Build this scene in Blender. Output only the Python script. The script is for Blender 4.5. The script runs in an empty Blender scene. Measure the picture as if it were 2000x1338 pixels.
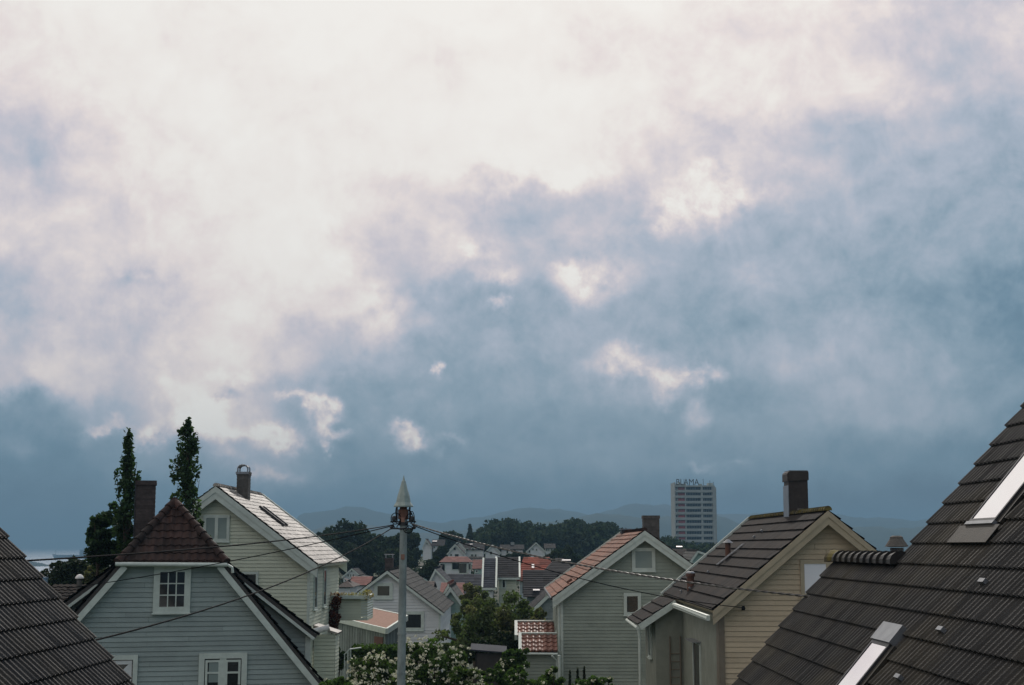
import bpy, math, random
import numpy as np
from mathutils import Vector, Matrix
random.seed(7)
RNG = np.random.default_rng(11)
C = bpy.context.scene.collection
S = bpy.context.scene
R = math.radians
E = 8.0                      # eye height above the near garden datum
F = 2778.0                   # focal length in photograph pixels (50 mm on a 36 mm frame)
PITCH = math.atan(397 / F)

# ------------------------------------------------------------------ camera
cd = bpy.data.cameras.new('camera'); cam = bpy.data.objects.new('camera', cd); C.objects.link(cam)
cd.lens = 50; cd.sensor_width = 36; cd.clip_start = 0.1; cd.clip_end = 90000
cam.location = (0, 0, E); cam.rotation_euler = (R(90) + PITCH, 0, 0)
S.camera = cam
CP, SP = math.cos(PITCH), math.sin(PITCH)

def W(px, py, D):
    """point at forward distance D seen at photograph pixel (px, py)"""
    if py == 0: py = 1120        # only the sideways position is wanted: read it near the roofline
    x = (px - 1000) / F; y = (669 - py) / F
    dy = CP - y * SP; dz = SP + y * CP
    k = D / dy
    return Vector((x * k, D, E + dz * k))
def azel(px, py):
    p = W(px, py or .01, 1.0) - Vector((0, 0, E)); p.normalize()
    return math.atan2(p.x, p.y), math.asin(p.z)

# ------------------------------------------------------------------ render settings
S.view_settings.view_transform = 'Standard'; S.view_settings.look = 'None'
S.view_settings.exposure = 0.0; S.view_settings.gamma = 1.0; S.view_settings.use_curve_mapping = False
S.render.engine = 'CYCLES'
S.cycles.max_bounces = 5; S.cycles.diffuse_bounces = 2; S.cycles.glossy_bounces = 2
S.cycles.transmission_bounces = 3; S.cycles.volume_bounces = 0; S.cycles.transparent_max_bounces = 8
S.cycles.caustics_reflective = False; S.cycles.caustics_refractive = False

# ------------------------------------------------------------------ sun
SUN_AZ, SUN_EL = R(7), R(34)
sl = bpy.data.lights.new('sun', 'SUN'); sl.energy = 2.0; sl.angle = R(2.5); sl.color = (1.0, 0.93, 0.86)
so = bpy.data.objects.new('sun', sl); C.objects.link(so)
sd = Vector((math.sin(SUN_AZ) * math.cos(SUN_EL), math.cos(SUN_AZ) * math.cos(SUN_EL), math.sin(SUN_EL)))
so.rotation_euler = sd.to_track_quat('Z', 'Y').to_euler(); so.location = (0, 0, 60)

# ------------------------------------------------------------------ world: nishita sky with a cloud deck in front
def lin(c):
    return tuple(((v / 255 / 12.92) if v / 255 <= .04045 else ((v / 255 + .055) / 1.055) ** 2.4) for v in c)
wd = bpy.data.worlds.new('World'); S.world = wd; wd.use_nodes = True
nt = wd.node_tree; nt.nodes.clear()
def N(tree, kind, **kw):
    n = tree.nodes.new(kind)
    for k, v in kw.items():
        setattr(n, k, v)
    return n
L = nt.links.new
out = N(nt, 'ShaderNodeOutputWorld'); bg = N(nt, 'ShaderNodeBackground'); bg.inputs[1].default_value = 0.1
L(bg.outputs[0], out.inputs[0])
sky = N(nt, 'ShaderNodeTexSky', sky_type='NISHITA', sun_disc=False)
sky.sun_elevation = SUN_EL; sky.sun_rotation = SUN_AZ
tc = N(nt, 'ShaderNodeTexCoord')
def math_(op, a, b=None, c=None, clamp=False):
    n = N(nt, 'ShaderNodeMath', operation=op, use_clamp=clamp)
    for i, v in enumerate((a, b, c)):
        if v is None: continue
        if isinstance(v, (int, float)): n.inputs[i].default_value = v
        else: L(v, n.inputs[i])
    return n.outputs[0]
def vmath(op, a, b, c=None):
    n = N(nt, 'ShaderNodeVectorMath', operation=op)
    for i, v in enumerate((a, b, c)):
        if v is None: continue
        if isinstance(v, (tuple, list)): n.inputs[i].default_value = v
        else: L(v, n.inputs[i])
    return n
sx = N(nt, 'ShaderNodeSeparateXYZ'); L(tc.outputs['Generated'], sx.inputs[0])
az0 = math_('ARCTAN2', sx.outputs[0], sx.outputs[1])
el0 = math_('ARCSINE', sx.outputs[2])
def noise(vec, scale, detail, rough=.55, dist=0.0):
    n = N(nt, 'ShaderNodeTexNoise'); n.inputs['Scale'].default_value = scale
    n.inputs['Detail'].default_value = detail; n.inputs['Roughness'].default_value = rough
    n.inputs['Distortion'].default_value = dist
    L(vec, n.inputs['Vector']); return n
dirv = tc.outputs['Generated']
w1 = noise(dirv, 9, 3); w2 = noise(dirv, 34, 5, .6)
s1 = N(nt, 'ShaderNodeSeparateColor'); L(w1.outputs['Color'], s1.inputs[0])
s2 = N(nt, 'ShaderNodeSeparateColor'); L(w2.outputs['Color'], s2.inputs[0])
A1, A2 = .046, .042
az = math_('MULTIPLY_ADD', math_('SUBTRACT', s1.outputs[0], .5), A1, math_('MULTIPLY_ADD', math_('SUBTRACT', s2.outputs[0], .5), A2, az0))
el = math_('MULTIPLY_ADD', math_('SUBTRACT', s1.outputs[1], .5), A1 * .7, math_('MULTIPLY_ADD', math_('SUBTRACT', s2.outputs[1], .5), A2, el0))
COLS = [i * 125 for i in range(17)]
GRID = [
 (0,   [.97,.98,.98,.92,.96,1,1,1,.97,.95,.95,.93,.92,.90,.83,.72,.66]),
 (100, [.90,.93,.95,.95,.94,1,.98,.92,1,.93,.91,.88,.87,.84,.72,.74,.80]),
 (200, [.87,.91,.95,.97,.93,.97,.98,.97,1,.97,.93,.88,.87,.85,.82,.68,.72]),
 (300, [.76,.78,.90,.95,.97,.94,.96,.99,1,.96,.82,.74,.70,.66,.64,.60,.58]),
 (400, [.80,.78,.85,.90,.93,.95,.86,.83,.70,.70,.70,.64,.64,.64,.60,.54,.52]),
 (500, [.78,.84,.87,.90,.95,.95,.76,.72,.63,.62,.58,.55,.56,.54,.50,.48,.46]),
 (600, [.71,.80,.75,.84,.88,.90,.84,.56,.53,.52,.51,.50,.52,.51,.45,.38,.31]),
 (700, [.70,.80,.72,.84,.90,.70,.64,.53,.50,.49,.50,.48,.54,.57,.54,.46,.33]),
 (760, [.76,.84,.76,.86,.72,.50,.47,.47,.46,.46,.48,.45,.50,.54,.54,.46,.35]),
 (815, [.38,.50,.66,.84,.72,.45,.43,.43,.43,.43,.44,.41,.46,.50,.50,.43,.33]),
 (900, [.32,.33,.40,.46,.56,.37,.36,.36,.35,.38,.38,.35,.36,.34,.31,.27,.25]),
 (1000,[.22,.24,.28,.31,.30,.25,.25,.27,.28,.26,.22,.19,.17,.15,.14,.13,.12]),
 (1062,[.15,.16,.18,.19,.19,.17,.17,.16,.15,.13,.11,.09,.08,.08,.07,.07,.07]),
]
AZMAX = R(24)
azn = math_('MULTIPLY_ADD', az, 1 / (2 * AZMAX), .5, clamp=True)
rows = []
for py, vals in GRID:
    r = N(nt, 'ShaderNodeValToRGB'); r.color_ramp.interpolation = 'CARDINAL'
    els = r.color_ramp.elements
    pts = [((azel(px, py)[0] / (2 * AZMAX)) + .5, v) for px, v in zip(COLS, vals)]
    els[0].position = pts[0][0]; els[0].color = (pts[0][1],) * 3 + (1,)
    els[1].position = pts[-1][0]; els[1].color = (pts[-1][1],) * 3 + (1,)
    for p, v in pts[1:-1]:
        e_ = els.new(p); e_.color = (v, v, v, 1)
    L(azn, r.inputs[0]); rows.append((azel(1000, py)[1], r.outputs[0]))
cur = rows[-1][1]
for i in range(len(rows) - 2, -1, -1):
    e1, e0 = rows[i][0], rows[i + 1][0]
    mr = N(nt, 'ShaderNodeMapRange', interpolation_type='SMOOTHSTEP'); mr.inputs[1].default_value = e0; mr.inputs[2].default_value = e1
    L(el, mr.inputs[0])
    m = N(nt, 'ShaderNodeMix', data_type='FLOAT'); L(mr.outputs[0], m.inputs[0]); L(cur, m.inputs[2]); L(rows[i][1], m.inputs[3])
    cur = m.outputs[0]
PUFFS = [(700,515,44,34,.10),(757,582,36,24,.15),(788,640,20,36,.14),(655,455,44,24,.08),(865,560,36,44,-.07),(1040,338,100,14,.10),(1150,322,50,12,.10),(960,405,70,20,-.07),(905,380,40,10,.06),
 (1385,362,60,46,.22),(1325,408,42,44,.18),(1450,392,80,20,.16),(1300,430,26,34,.22),(1375,320,22,22,.14),
 (1165,545,62,42,.32),(1125,520,40,14,.16),(1235,715,66,26,.36),(1290,762,52,30,.38),(1385,724,46,16,.36),(1345,745,30,14,.2),(1360,800,26,20,.16),
 (598,768,34,10,.36),(626,800,16,40,.44),(644,835,30,12,.38),(630,860,10,8,.36),
 (775,838,20,11,.46),(803,857,22,10,.46),(866,857,24,9,.2),(850,722,12,9,.4),(975,540,34,20,.22),(982,612,14,12,.36),
 (915,492,50,15,.2),(470,846,70,18,.24),(400,825,40,30,.14),(345,770,40,40,.12),(545,850,32,14,.32),(420,795,50,34,.14),(530,922,34,14,.40),(445,890,26,12,.16),
 (100,785,90,18,.12),(195,838,26,9,.34),(285,850,30,16,.30),(470,738,42,14,.2),(340,815,28,26,.14),(1370,906,30,9,.18),(1440,900,16,7,.12),
 (450,775,26,12,-.22),(35,610,45,60,-.1),(270,620,50,40,-.08),(250,560,45,12,-.10),(60,300,60,50,-.06),
 (1270,712,26,10,-.18),(1590,690,90,40,.08),(30,880,40,16,.10)]
v2 = N(nt, 'ShaderNodeCombineXYZ'); L(az, v2.inputs[0]); L(el, v2.inputs[1])
acc = None
for px, py, rx, ry, amp in PUFFS:
    a0, e0 = azel(px, py); ra = rx * 1.15 / F; re = ry * 1.15 / F; amp = amp * .95
    q = vmath('MULTIPLY_ADD', v2.outputs[0], (1 / ra, 1 / re, 0), (-a0 / ra, -e0 / re, 0))
    d = vmath('DOT_PRODUCT', q.outputs[0], q.outputs[0])
    g = math_('POWER', math.exp(-1), d.outputs['Value'])
    acc = math_('MULTIPLY_ADD', g, amp, 0.0 if acc is None else acc)
nA = noise(dirv, 14, 6, .62, .3); nB = noise(dirv, 60, 5, .6)
nP = noise(dirv, 38, 5, .65, .2)
pm = N(nt, 'ShaderNodeMapRange'); pm.inputs[1].default_value = .36; pm.inputs[2].default_value = .62; pm.inputs[3].default_value = .45; pm.inputs[4].default_value = 1.3; L(nP.outputs[0], pm.inputs[0])
B = math_('MULTIPLY_ADD', acc, pm.outputs[0], cur)
# finer relief is strongest on half-lit cloud, weakest in the burnt-out part
sh = N(nt, 'ShaderNodeMapping'); sh.inputs['Location'].default_value = (.004, 0, .016); L(dirv, sh.inputs[0])
b1 = noise(dirv, 22, 6, .60, .4); b2 = noise(sh.outputs[0], 22, 6, .60, .4)
lit = math_('SUBTRACT', b1.outputs[0], b2.outputs[0])          # lobes lit from the sun's side
relief = math_('MULTIPLY_ADD', math_('SUBTRACT', nA.outputs[0], .5), .23, math_('MULTIPLY_ADD', math_('SUBTRACT', nB.outputs[0], .5), .20, math_('MULTIPLY', lit, .36)))
damp = N(nt, 'ShaderNodeMapRange'); damp.inputs[1].default_value = .80; damp.inputs[2].default_value = 1.0; damp.inputs[3].default_value = 1.0; damp.inputs[4].default_value = .42
L(cur, damp.inputs[0])
lowd = N(nt, 'ShaderNodeMapRange'); lowd.inputs[1].default_value = R(0); lowd.inputs[2].default_value = R(8); lowd.inputs[3].default_value = .25; lowd.inputs[4].default_value = 1.0
L(el0, lowd.inputs[0])
B = math_('MULTIPLY_ADD', math_('MULTIPLY', relief, damp.outputs[0]), lowd.outputs[0], B)
cr = N(nt, 'ShaderNodeValToRGB'); els = cr.color_ramp.elements
RAMP = [(0, (50,72,90)), (.12, (68,97,120)), (.30, (101,132,153)), (.45, (139,160,177)), (.60, (174,183,198)), (.74, (208,202,209)), (.86, (234,223,220)), (.93, (242,236,230)), (1, (246,242,236))]
els[0].position = 0; els[0].color = lin(RAMP[0][1]) + (1,); els[1].position = 1; els[1].color = lin(RAMP[-1][1]) + (1,)
for p, c in RAMP[1:-1]:
    e_ = els.new(p); e_.color = lin(c) + (1,)
back = N(nt, 'ShaderNodeMapRange', interpolation_type='SMOOTHSTEP'); back.inputs[1].default_value = -.5; back.inputs[2].default_value = .6; back.inputs[3].default_value = -.12; back.inputs[4].default_value = 0.0
L(sx.outputs[1], back.inputs[0]); B = math_('ADD', B, back.outputs[0])
L(B, cr.inputs[0])
scl = N(nt, 'ShaderNodeVectorMath', operation='SCALE'); L(cr.outputs[0], scl.inputs[0]); scl.inputs['Scale'].default_value = 10.45
mx = N(nt, 'ShaderNodeMix', data_type='RGBA'); mx.inputs[0].default_value = .96
L(sky.outputs[0], mx.inputs[6]); L(scl.outputs[0], mx.inputs[7]); L(mx.outputs[2], bg.inputs[0])

# ------------------------------------------------------------------ mesh helpers
class MB:
    def __init__(s): s.v = []; s.f = []; s.t = []
    def add(s, vs, fs, tint=None):
        o = len(s.v); s.v += [tuple(v) for v in vs]
        s.f += [tuple(i + o for i in f) for f in fs]
        s.t += [(.5 if tint is None else tint)] * len(fs)
    def quad(s, a, b, c, d, tint=None): s.add([a, b, c, d], [(0, 1, 2, 3)], tint)
    def poly(s, pts, tint=None): s.add(pts, [tuple(range(len(pts)))], tint)
    def obox(s, o, u, v, n, a0, a1, b0, b1, c0, c1, tint=None):
        P = [o + u * a + v * b + n * c for c in (c0, c1) for b in (b0, b1) for a in (a0, a1)]
        s.add(P, [(0, 2, 3, 1), (4, 5, 7, 6), (0, 1, 5, 4), (2, 6, 7, 3), (0, 4, 6, 2), (1, 3, 7, 5)], tint)
    def box(s, x0, x1, y0, y1, z0, z1, tint=None):
        s.obox(Vector((0, 0, 0)), Vector((1, 0, 0)), Vector((0, 1, 0)), Vector((0, 0, 1)), x0, x1, y0, y1, z0, z1, tint)
    def beam(s, p0, p1, up, h0, h1, t0, t1, tint=None):
        """box along p0->p1, from h0 to h1 along the up side and t0 to t1 along the cross side"""
        d = (p1 - p0); ln = d.length; d = d / ln
        up = (up - d * up.dot(d)).normalized(); c = d.cross(up)
        s.obox(p0, d, up, c, 0, ln, h0, h1, t0, t1, tint)
    def tube(s, pts, r, n=8, cap=True, tint=None):
        rs = r if isinstance(r, (list, tuple)) else [r] * len(pts)
        vs = []; prev = None
        for i, p in enumerate(pts):
            a = pts[max(i - 1, 0)]; b = pts[min(i + 1, len(pts) - 1)]
            d = (b - a).normalized()
            if prev is None: prev = d.orthogonal().normalized()
            e1 = (prev - d * prev.dot(d)).normalized(); e2 = d.cross(e1); prev = e1
            for k in range(n):
                t = 2 * math.pi * k / n
                vs.append(p + (e1 * math.cos(t) + e2 * math.sin(t)) * rs[i])
        fs = [(i * n + k, i * n + (k + 1) % n, (i + 1) * n + (k + 1) % n, (i + 1) * n + k) for i in range(len(pts) - 1) for k in range(n)]
        if cap: fs += [tuple(range(n))[::-1], tuple((len(pts) - 1) * n + k for k in range(n))]
        s.add(vs, fs, tint)
    def lathe(s, c, prof, n=16, tint=None, ph=0):
        vs = []
        for r, z in prof:
            for k in range(n):
                t = 2 * math.pi * (k + ph) / n
                vs.append(c + Vector((math.cos(t) * r, math.sin(t) * r, z)))
        m = len(prof)
        fs = [(i * n + k, i * n + (k + 1) % n, (i + 1) * n + (k + 1) % n, (i + 1) * n + k) for i in range(m - 1) for k in range(n)]
        fs += [tuple(range(n))[::-1], tuple((m - 1) * n + k for k in range(n))]
        s.add(vs, fs, tint)
    def np_add(s, V, Fq, T=None):
        o = len(s.v); s.v += [tuple(x) for x in V.tolist()]; s.f += [tuple(x) for x in (Fq + o).tolist()]
        s.t += ([.5] * len(Fq) if T is None else list(T))
def wloc(o):
    p = Vector((0, 0, 0))
    while o is not None:
        p = p + o.location; o = o.parent
    return p
XF = None        # (pivot, angle): turns what is built while it is set
def build(name, mb, m, parent=None, smooth=False, origin=None):
    me = bpy.data.meshes.new(name)
    base = wloc(parent) if parent is not None else (origin or Vector((0, 0, 0)))
    v = np.array(mb.v, dtype=float)
    if XF:
        (px_, py_), an = XF; ca, sa = math.cos(an), math.sin(an); dx_, dy_ = v[:, 0] - px_, v[:, 1] - py_
        v[:, 0] = px_ + dx_ * ca - dy_ * sa; v[:, 1] = py_ + dx_ * sa + dy_ * ca
    v = v - np.array(base)
    me.from_pydata(v.tolist(), [], mb.f); me.materials.append(m)
    at = me.attributes.new('tint', 'FLOAT', 'FACE'); at.data.foreach_set('value', np.array(mb.t, dtype=np.float32))
    if smooth: me.polygons.foreach_set('use_smooth', [True] * len(me.polygons))
    me.update()
    o = bpy.data.objects.new(name, me); C.objects.link(o)
    if parent is not None: o.parent = parent
    else: o.location = base
    return o
def tag(o, label=None, cat=None, group=None, kind=None):
    for k, v in (('label', label), ('category', cat), ('group', group), ('kind', kind)):
        if v: o[k] = v
    return o
def thing(name, label, cat, loc, group=None):
    o = bpy.data.objects.new(name, None); C.objects.link(o); o.location = loc; o.empty_display_size = .3
    return tag(o, label, cat, group)
def copy_tree(o, loc=None, parent=None):
    c = o.copy(); C.objects.link(c); c.parent = parent
    if loc is not None: c.location = loc
    for ch in o.children: copy_tree(ch, None, c)
    return c
V3 = Vector
X, Y, Z = V3((1, 0, 0)), V3((0, 1, 0)), V3((0, 0, 1))

# ------------------------------------------------------------------ materials
def mat(name, col, rough=.6, var=.25, tint=.3, nscale=3.0, bump=.0, bscale=40, spec=.4, metal=0.0, col2=None, stretch=(1, 1, 1), coat=0):
    m = bpy.data.materials.new(name); m.use_nodes = True; t = m.node_tree
    b = t.nodes['Principled BSDF']; Lk = t.links.new
    b.inputs['Roughness'].default_value = rough; b.inputs['Metallic'].default_value = metal
    b.inputs['Specular IOR Level'].default_value = spec
    if coat: b.inputs['Coat Weight'].default_value = coat
    g = N(t, 'ShaderNodeNewGeometry')
    mp = N(t, 'ShaderNodeMapping'); mp.inputs['Scale'].default_value = stretch; Lk(g.outputs['Position'], mp.inputs[0])
    n = N(t, 'ShaderNodeTexNoise'); n.inputs['Scale'].default_value = nscale; n.inputs['Detail'].default_value = 6; n.inputs['Roughness'].default_value = .65
    Lk(mp.outputs[0], n.inputs['Vector'])
    mr = N(t, 'ShaderNodeMapRange'); mr.inputs[1].default_value = .3; mr.inputs[2].default_value = .7; mr.inputs[3].default_value = 1 - var; mr.inputs[4].default_value = 1 + var
    Lk(n.outputs[0], mr.inputs[0])
    a = N(t, 'ShaderNodeAttribute', attribute_name='tint')
    ma = N(t, 'ShaderNodeMath', operation='MULTIPLY_ADD'); ma.inputs[1].default_value = tint * 2; ma.inputs[2].default_value = 1 - tint; Lk(a.outputs['Fac'], ma.inputs[0])
    mu = N(t, 'ShaderNodeMath', operation='MULTIPLY'); Lk(mr.outputs[0], mu.inputs[0]); Lk(ma.outputs[0], mu.inputs[1])
    base = N(t, 'ShaderNodeMix', data_type='RGBA'); base.inputs[6].default_value = (*col, 1); base.inputs[7].default_value = (*(col2 or col), 1)
    n2 = N(t, 'ShaderNodeTexNoise'); n2.inputs['Scale'].default_value = nscale * .37; n2.inputs['Detail'].default_value = 5; Lk(mp.outputs[0], n2.inputs['Vector'])
    cr2 = N(t, 'ShaderNodeMapRange'); cr2.inputs[1].default_value = .45; cr2.inputs[2].default_value = .62; Lk(n2.outputs[0], cr2.inputs[0]); Lk(cr2.outputs[0], base.inputs[0])
    sc = N(t, 'ShaderNodeVectorMath', operation='SCALE'); Lk(base.outputs[2], sc.inputs[0]); Lk(mu.outputs[0], sc.inputs['Scale'])
    Lk(sc.outputs[0], b.inputs['Base Color'])
    if bump:
        n3 = N(t, 'ShaderNodeTexNoise'); n3.inputs['Scale'].default_value = bscale; n3.inputs['Detail'].default_value = 4; Lk(mp.outputs[0], n3.inputs['Vector'])
        bp = N(t, 'ShaderNodeBump'); bp.inputs['Strength'].default_value = bump; bp.inputs['Distance'].default_value = .02; Lk(n3.outputs[0], bp.inputs['Height']); Lk(bp.outputs[0], b.inputs['Normal'])
    return m
def leafmat(name, col, col2, trans=.35, sp=.08):
    m = mat(name, col, rough=.6, var=.25, tint=.55, nscale=.8, spec=sp, col2=col2)
    t = m.node_tree; b = t.nodes['Principled BSDF']; o = t.nodes['Material Output']
    tr = N(t, 'ShaderNodeBsdfTranslucent'); src = b.inputs['Base Color'].links[0].from_socket
    sc = N(t, 'ShaderNodeVectorMath', operation='MULTIPLY'); sc.inputs[1].default_value = (1.15, 1.35, .65); t.links.new(src, sc.inputs[0]); t.links.new(sc.outputs[0], tr.inputs[0])
    mx_ = N(t, 'ShaderNodeMixShader'); mx_.inputs[0].default_value = trans
    t.links.new(b.outputs[0], mx_.inputs[1]); t.links.new(tr.outputs[0], mx_.inputs[2]); t.links.new(mx_.outputs[0], o.inputs['Surface'])
    return m
M = {}
M['wall_grey_green'] = mat('grey green boards', (.305, .36, .335), .7, .10, .08, 1.2, .1, 60, .2)
M['wall_cream'] = mat('cream boards', (.60, .63, .49), .7, .07, .06, 1.2, .1, 60, .2)
M['wall_sage'] = mat('sage boards', (.30, .34, .28), .7, .10, .08, 1.2, .1, 60, .2)
M['wall_ochre'] = mat('ochre beige boards', (.50, .405, .275), .7, .10, .06, 1.2, .1, 60, .2)
M['wall_shade_grey'] = mat('shade grey wall', (.25, .265, .215), .85, .14, 0, 2, .4, 50, .2)  # the wing and side walls' shade is put into this darker grey
M['wall_white'] = mat('white boards', (.66, .68, .66), .6, .10, .06, 1.0, .1, 40, .3, stretch=(.4, .4, 3))
M['wall_mint'] = mat('pale green boards', (.38, .52, .45), .6, .10, .06, 1.0, .1, 40, .3)
M['wall_greyplank'] = mat('grey planks', (.20, .235, .22), .75, .2, .2, 1.5, .2, 50, .2)
M['trim'] = mat('white paint', (.55, .61, .54), .5, .12, .08, 4, .1, 40, .3)
M['trim_beige'] = mat('beige paint', (.40, .34, .235), .6, .10, .05, 4, .1, 40, .2)
M['trim_brown'] = mat('brown paint', (.17, .14, .10), .5, .12, .08, 4, .1, 40, .4)
M['tile_dark'] = mat('dark concrete tile', (.021, .021, .020), .65, .45, .16, 1.6, .3, 90, .25, col2=(.035, .031, .022))
M['tile_brownblack'] = mat('brown black tile', (.026, .021, .018), .85, .3, .25, 2.0, .3, 80, .08, col2=(.020, .018, .017))
M['tile_darkred'] = mat('dark red tile', (.046, .026, .021), .75, .35, .35, 2.0, .3, 60, .15, col2=(.030, .022, .019))
M['tile_orange'] = mat('faded orange tile', (.27, .145, .105), .8, .25, .3, 1.5, .3, 60, .12, col2=(.22, .14, .11))
M['tile_glazed'] = mat('glazed red tile', (.20, .095, .068), .5, .25, .25, 2.0, .1, 60, .2)
M['tile_pale'] = mat('pale slate', (.28, .255, .22), .55, .40, .6, 3.0, .3, 60, .3)
M['tile_grey'] = mat('grey tile', (.075, .075, .07), .85, .3, .3, 1.5, .2, 60, .1)
M['tile_bluegrey'] = mat('blue grey tile', (.035, .040, .050), .85, .3, .3, 1.0, .2, 60, .1)
M['tile_black'] = mat('black tile', (.022, .022, .024), .85, .3, .3, 1.0, .2, 60, .1)
M['tile_redorange'] = mat('red orange tile', (.26, .065, .038), .8, .25, .3, 1.0, .2, 60, .1, col2=(.20, .062, .042))
M['tile_pink'] = mat('faded red tile', (.20, .09, .075), .8, .2, .2, 1.0, .2, 60, .1)
M['felt'] = mat('terracotta roofing felt', (.34, .215, .165), .9, .15, 0, 6, .3, 60, .1)
M['deck'] = mat('dark roof timber', (.05, .045, .04), .7, .2, 0, 4)
M['brick'] = mat('sooty brick', (.075, .060, .055), .8, .35, .2, 6, .4, 50, .2)
M['slatebrick'] = mat('grey plastered chimney', (.10, .095, .085), .8, .3, .1, 5, .4, 50, .2)
M['chimney_clad'] = mat('brown clad chimney', (.045, .036, .030), .6, .25, .1, 5, .3, 30, .3)
M['metal'] = mat('zinc sheet', (.26, .27, .28), .42, .2, .1, 5, metal=.8)
M['darkmetal'] = mat('dark sheet metal', (.05, .05, .052), .5, .2, .1, 5, metal=.4)
M['galv'] = mat('weathered steel pole', (.24, .28, .27), .6, .30, .1, 5, .3, 12, .3, stretch=(1, 1, .5))
M['copper'] = mat('greenish sheet metal', (.27, .33, .30), .5, .2, .1, 6, metal=.3)
M['cable'] = mat('cable rubber', (.012, .012, .013), .8, .1, 0, 5, spec=.05)
M['cable_pale'] = mat('twisted pale cable', (.07, .066, .06), .5, .3, .8, 30, spec=.4)
M['rust'] = mat('rust brown paint', (.12, .055, .035), .7, .3, .1, 5)
M['moss'] = mat('mossy tile', (.12, .10, .03), .9, .4, .3, 8, .4, 50, .1, col2=(.07, .06, .04))
M['asphalt'] = mat('asphalt', (.05, .05, .052), .9, .2, 0, 3)
M['concrete'] = mat('pale concrete', (.30, .33, .31), .8, .12, .08, .4)
M['concrete2'] = mat('weathered concrete', (.34, .38, .34), .8, .15, .08, .3)
M['redpanel'] = mat('dull red panels', (.30, .06, .06), .7, .2, .3, 1)
M['grass'] = mat('garden grass', (.045, .085, .022), .9, .35, .3, 1.2, .6, 8, .2, col2=(.06, .07, .03))
M['ground'] = mat('town ground', (.040, .060, .028), .95, .35, 0, .05, col2=(.06, .06, .045))
M['hill'] = mat('distant hills', (.05, .07, .05), 1, .25, 0, .003, spec=.1, col2=(.07, .075, .06))
M['bark'] = mat('bark', (.07, .055, .04), .9, .3, 0, 8, .5, 40, .1)
M['leaf_poplar'] = leafmat('poplar leaves', (.036, .064, .030), (.05, .08, .038), .42)
M['leaf_dark'] = leafmat('dark leaves', (.018, .030, .014), (.03, .04, .02), .2)
M['leaf_mid'] = leafmat('mixed leaves', (.085, .115, .055), (.13, .125, .070), .42)
M['leaf_bush'] = leafmat('shrub leaves', (.055, .095, .028), (.075, .11, .036), .42)
M['leaf_bright'] = leafmat('bright shrub leaves', (.06, .105, .03), (.08, .125, .036), .4)
M['leaf_far'] = leafmat('far foliage', (.034, .052, .028), (.05, .062, .034), .15, 0.0)
M['leaf_red'] = leafmat('red creeper leaves', (.10, .028, .018), (.13, .05, .02), .35)
M['petal'] = mat('cream blossom', (.74, .73, .54), .7, .1, .15, 3, spec=.1)
M['flower_pink'] = leafmat('window box flowers', (.45, .22, .12), (.35, .38, .15), .3)
M['ship'] = mat('ship grey paint', (.05, .07, .09), .6, .1, 0, .1)
M['ship_white'] = mat('ship white paint', (.28, .33, .38), .6, .1, 0, .1)
M['fabric'] = mat('white awning cloth', (.78, .76, .72), .7, .05, 0, 5)
M['curtain'] = mat('white curtain', (.62, .64, .62), .9, .08, 0, 5)
M['blue_pipe'] = mat('blue grey metal', (.18, .28, .38), .4, .1, 0, 5, metal=.3)
def glassmat(name, col, rough, metal, spec=.5):
    m = bpy.data.materials.new(name); m.use_nodes = True; b = m.node_tree.nodes['Principled BSDF']
    b.inputs['Base Color'].default_value = (*col, 1); b.inputs['Roughness'].default_value = rough; b.inputs['Metallic'].default_value = metal; b.inputs['Specular IOR Level'].default_value = spec
    n = N(m.node_tree, 'ShaderNodeTexNoise'); n.inputs['Scale'].default_value = 1.3; bp = N(m.node_tree, 'ShaderNodeBump'); bp.inputs['Strength'].default_value = .05
    m.node_tree.links.new(n.outputs[0], bp.inputs['Height']); m.node_tree.links.new(bp.outputs[0], b.inputs['Normal'])
    return m
M['glass'] = glassmat('window glass', (.015, .018, .02), .06, 0.0, .6)
M['glass_sky'] = glassmat('skylight glass', (.97, .94, .95), .06, 1.0)
M['glass_pale'] = glassmat('window glass with pale blind', (.26, .32, .30), .10, .1)
M['glass_white'] = glassmat('white window glass', (.80, .80, .80), .15, .1)  # near-white colour on the pane itself
M['water'] = glassmat('sea water', (.50, .55, .60), .6, .15)  # pale base colour stands in for bright sky reflected on the sea

# ------------------------------------------------------------------ ground, water, hills
def smooth(t): t = np.clip(t, 0, 1); return t * t * (3 - 2 * t)
SEA = E - 35
def ground_h(x, y):
    x = np.asarray(x, float); y = np.asarray(y, float)
    h = np.interp(y, [-60, 30, 52, 70, 100, 150, 230, 300, 360, 430, 520, 700, 900, 1500, 4000],
                  [-7.5, -7.5, -7.6, -7.2, -9.0, -11.5, -9.5, -6.5, -5.0, -4.0, -4.0, -10, -16, -26, -31])
    r = x / np.maximum(y, 30.)
    toward_sea = smooth((-.255 - r) / .06) * smooth((y - 85) / 120)
    h = h * (1 - toward_sea) + (-39) * toward_sea
    h = h + np.where(y > 90, .5 * np.sin(x * .05 + 1) * np.cos(y * .043), 0)
    return E + h
ys = np.concatenate([np.linspace(-60, 120, 60), np.linspace(125, 900, 110), np.linspace(930, 4300, 40)])
xs = np.concatenate([-np.geomspace(4500, 130, 40), np.linspace(-120, 120, 70), np.geomspace(130, 4500, 40)])
XX, YY = np.meshgrid(xs, ys); ZZ = ground_h(XX, YY)
g = MB(); nx_, ny_ = len(xs), len(ys)
idx = np.arange(nx_ * ny_).reshape(ny_, nx_)
g.np_add(np.stack([XX, YY, ZZ], -1).reshape(-1, 3), np.stack([idx[:-1, :-1], idx[:-1, 1:], idx[1:, 1:], idx[1:, :-1]], -1).reshape(-1, 4))
tag(build('ground', g, M['ground'], smooth=True), kind='structure')
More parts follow.
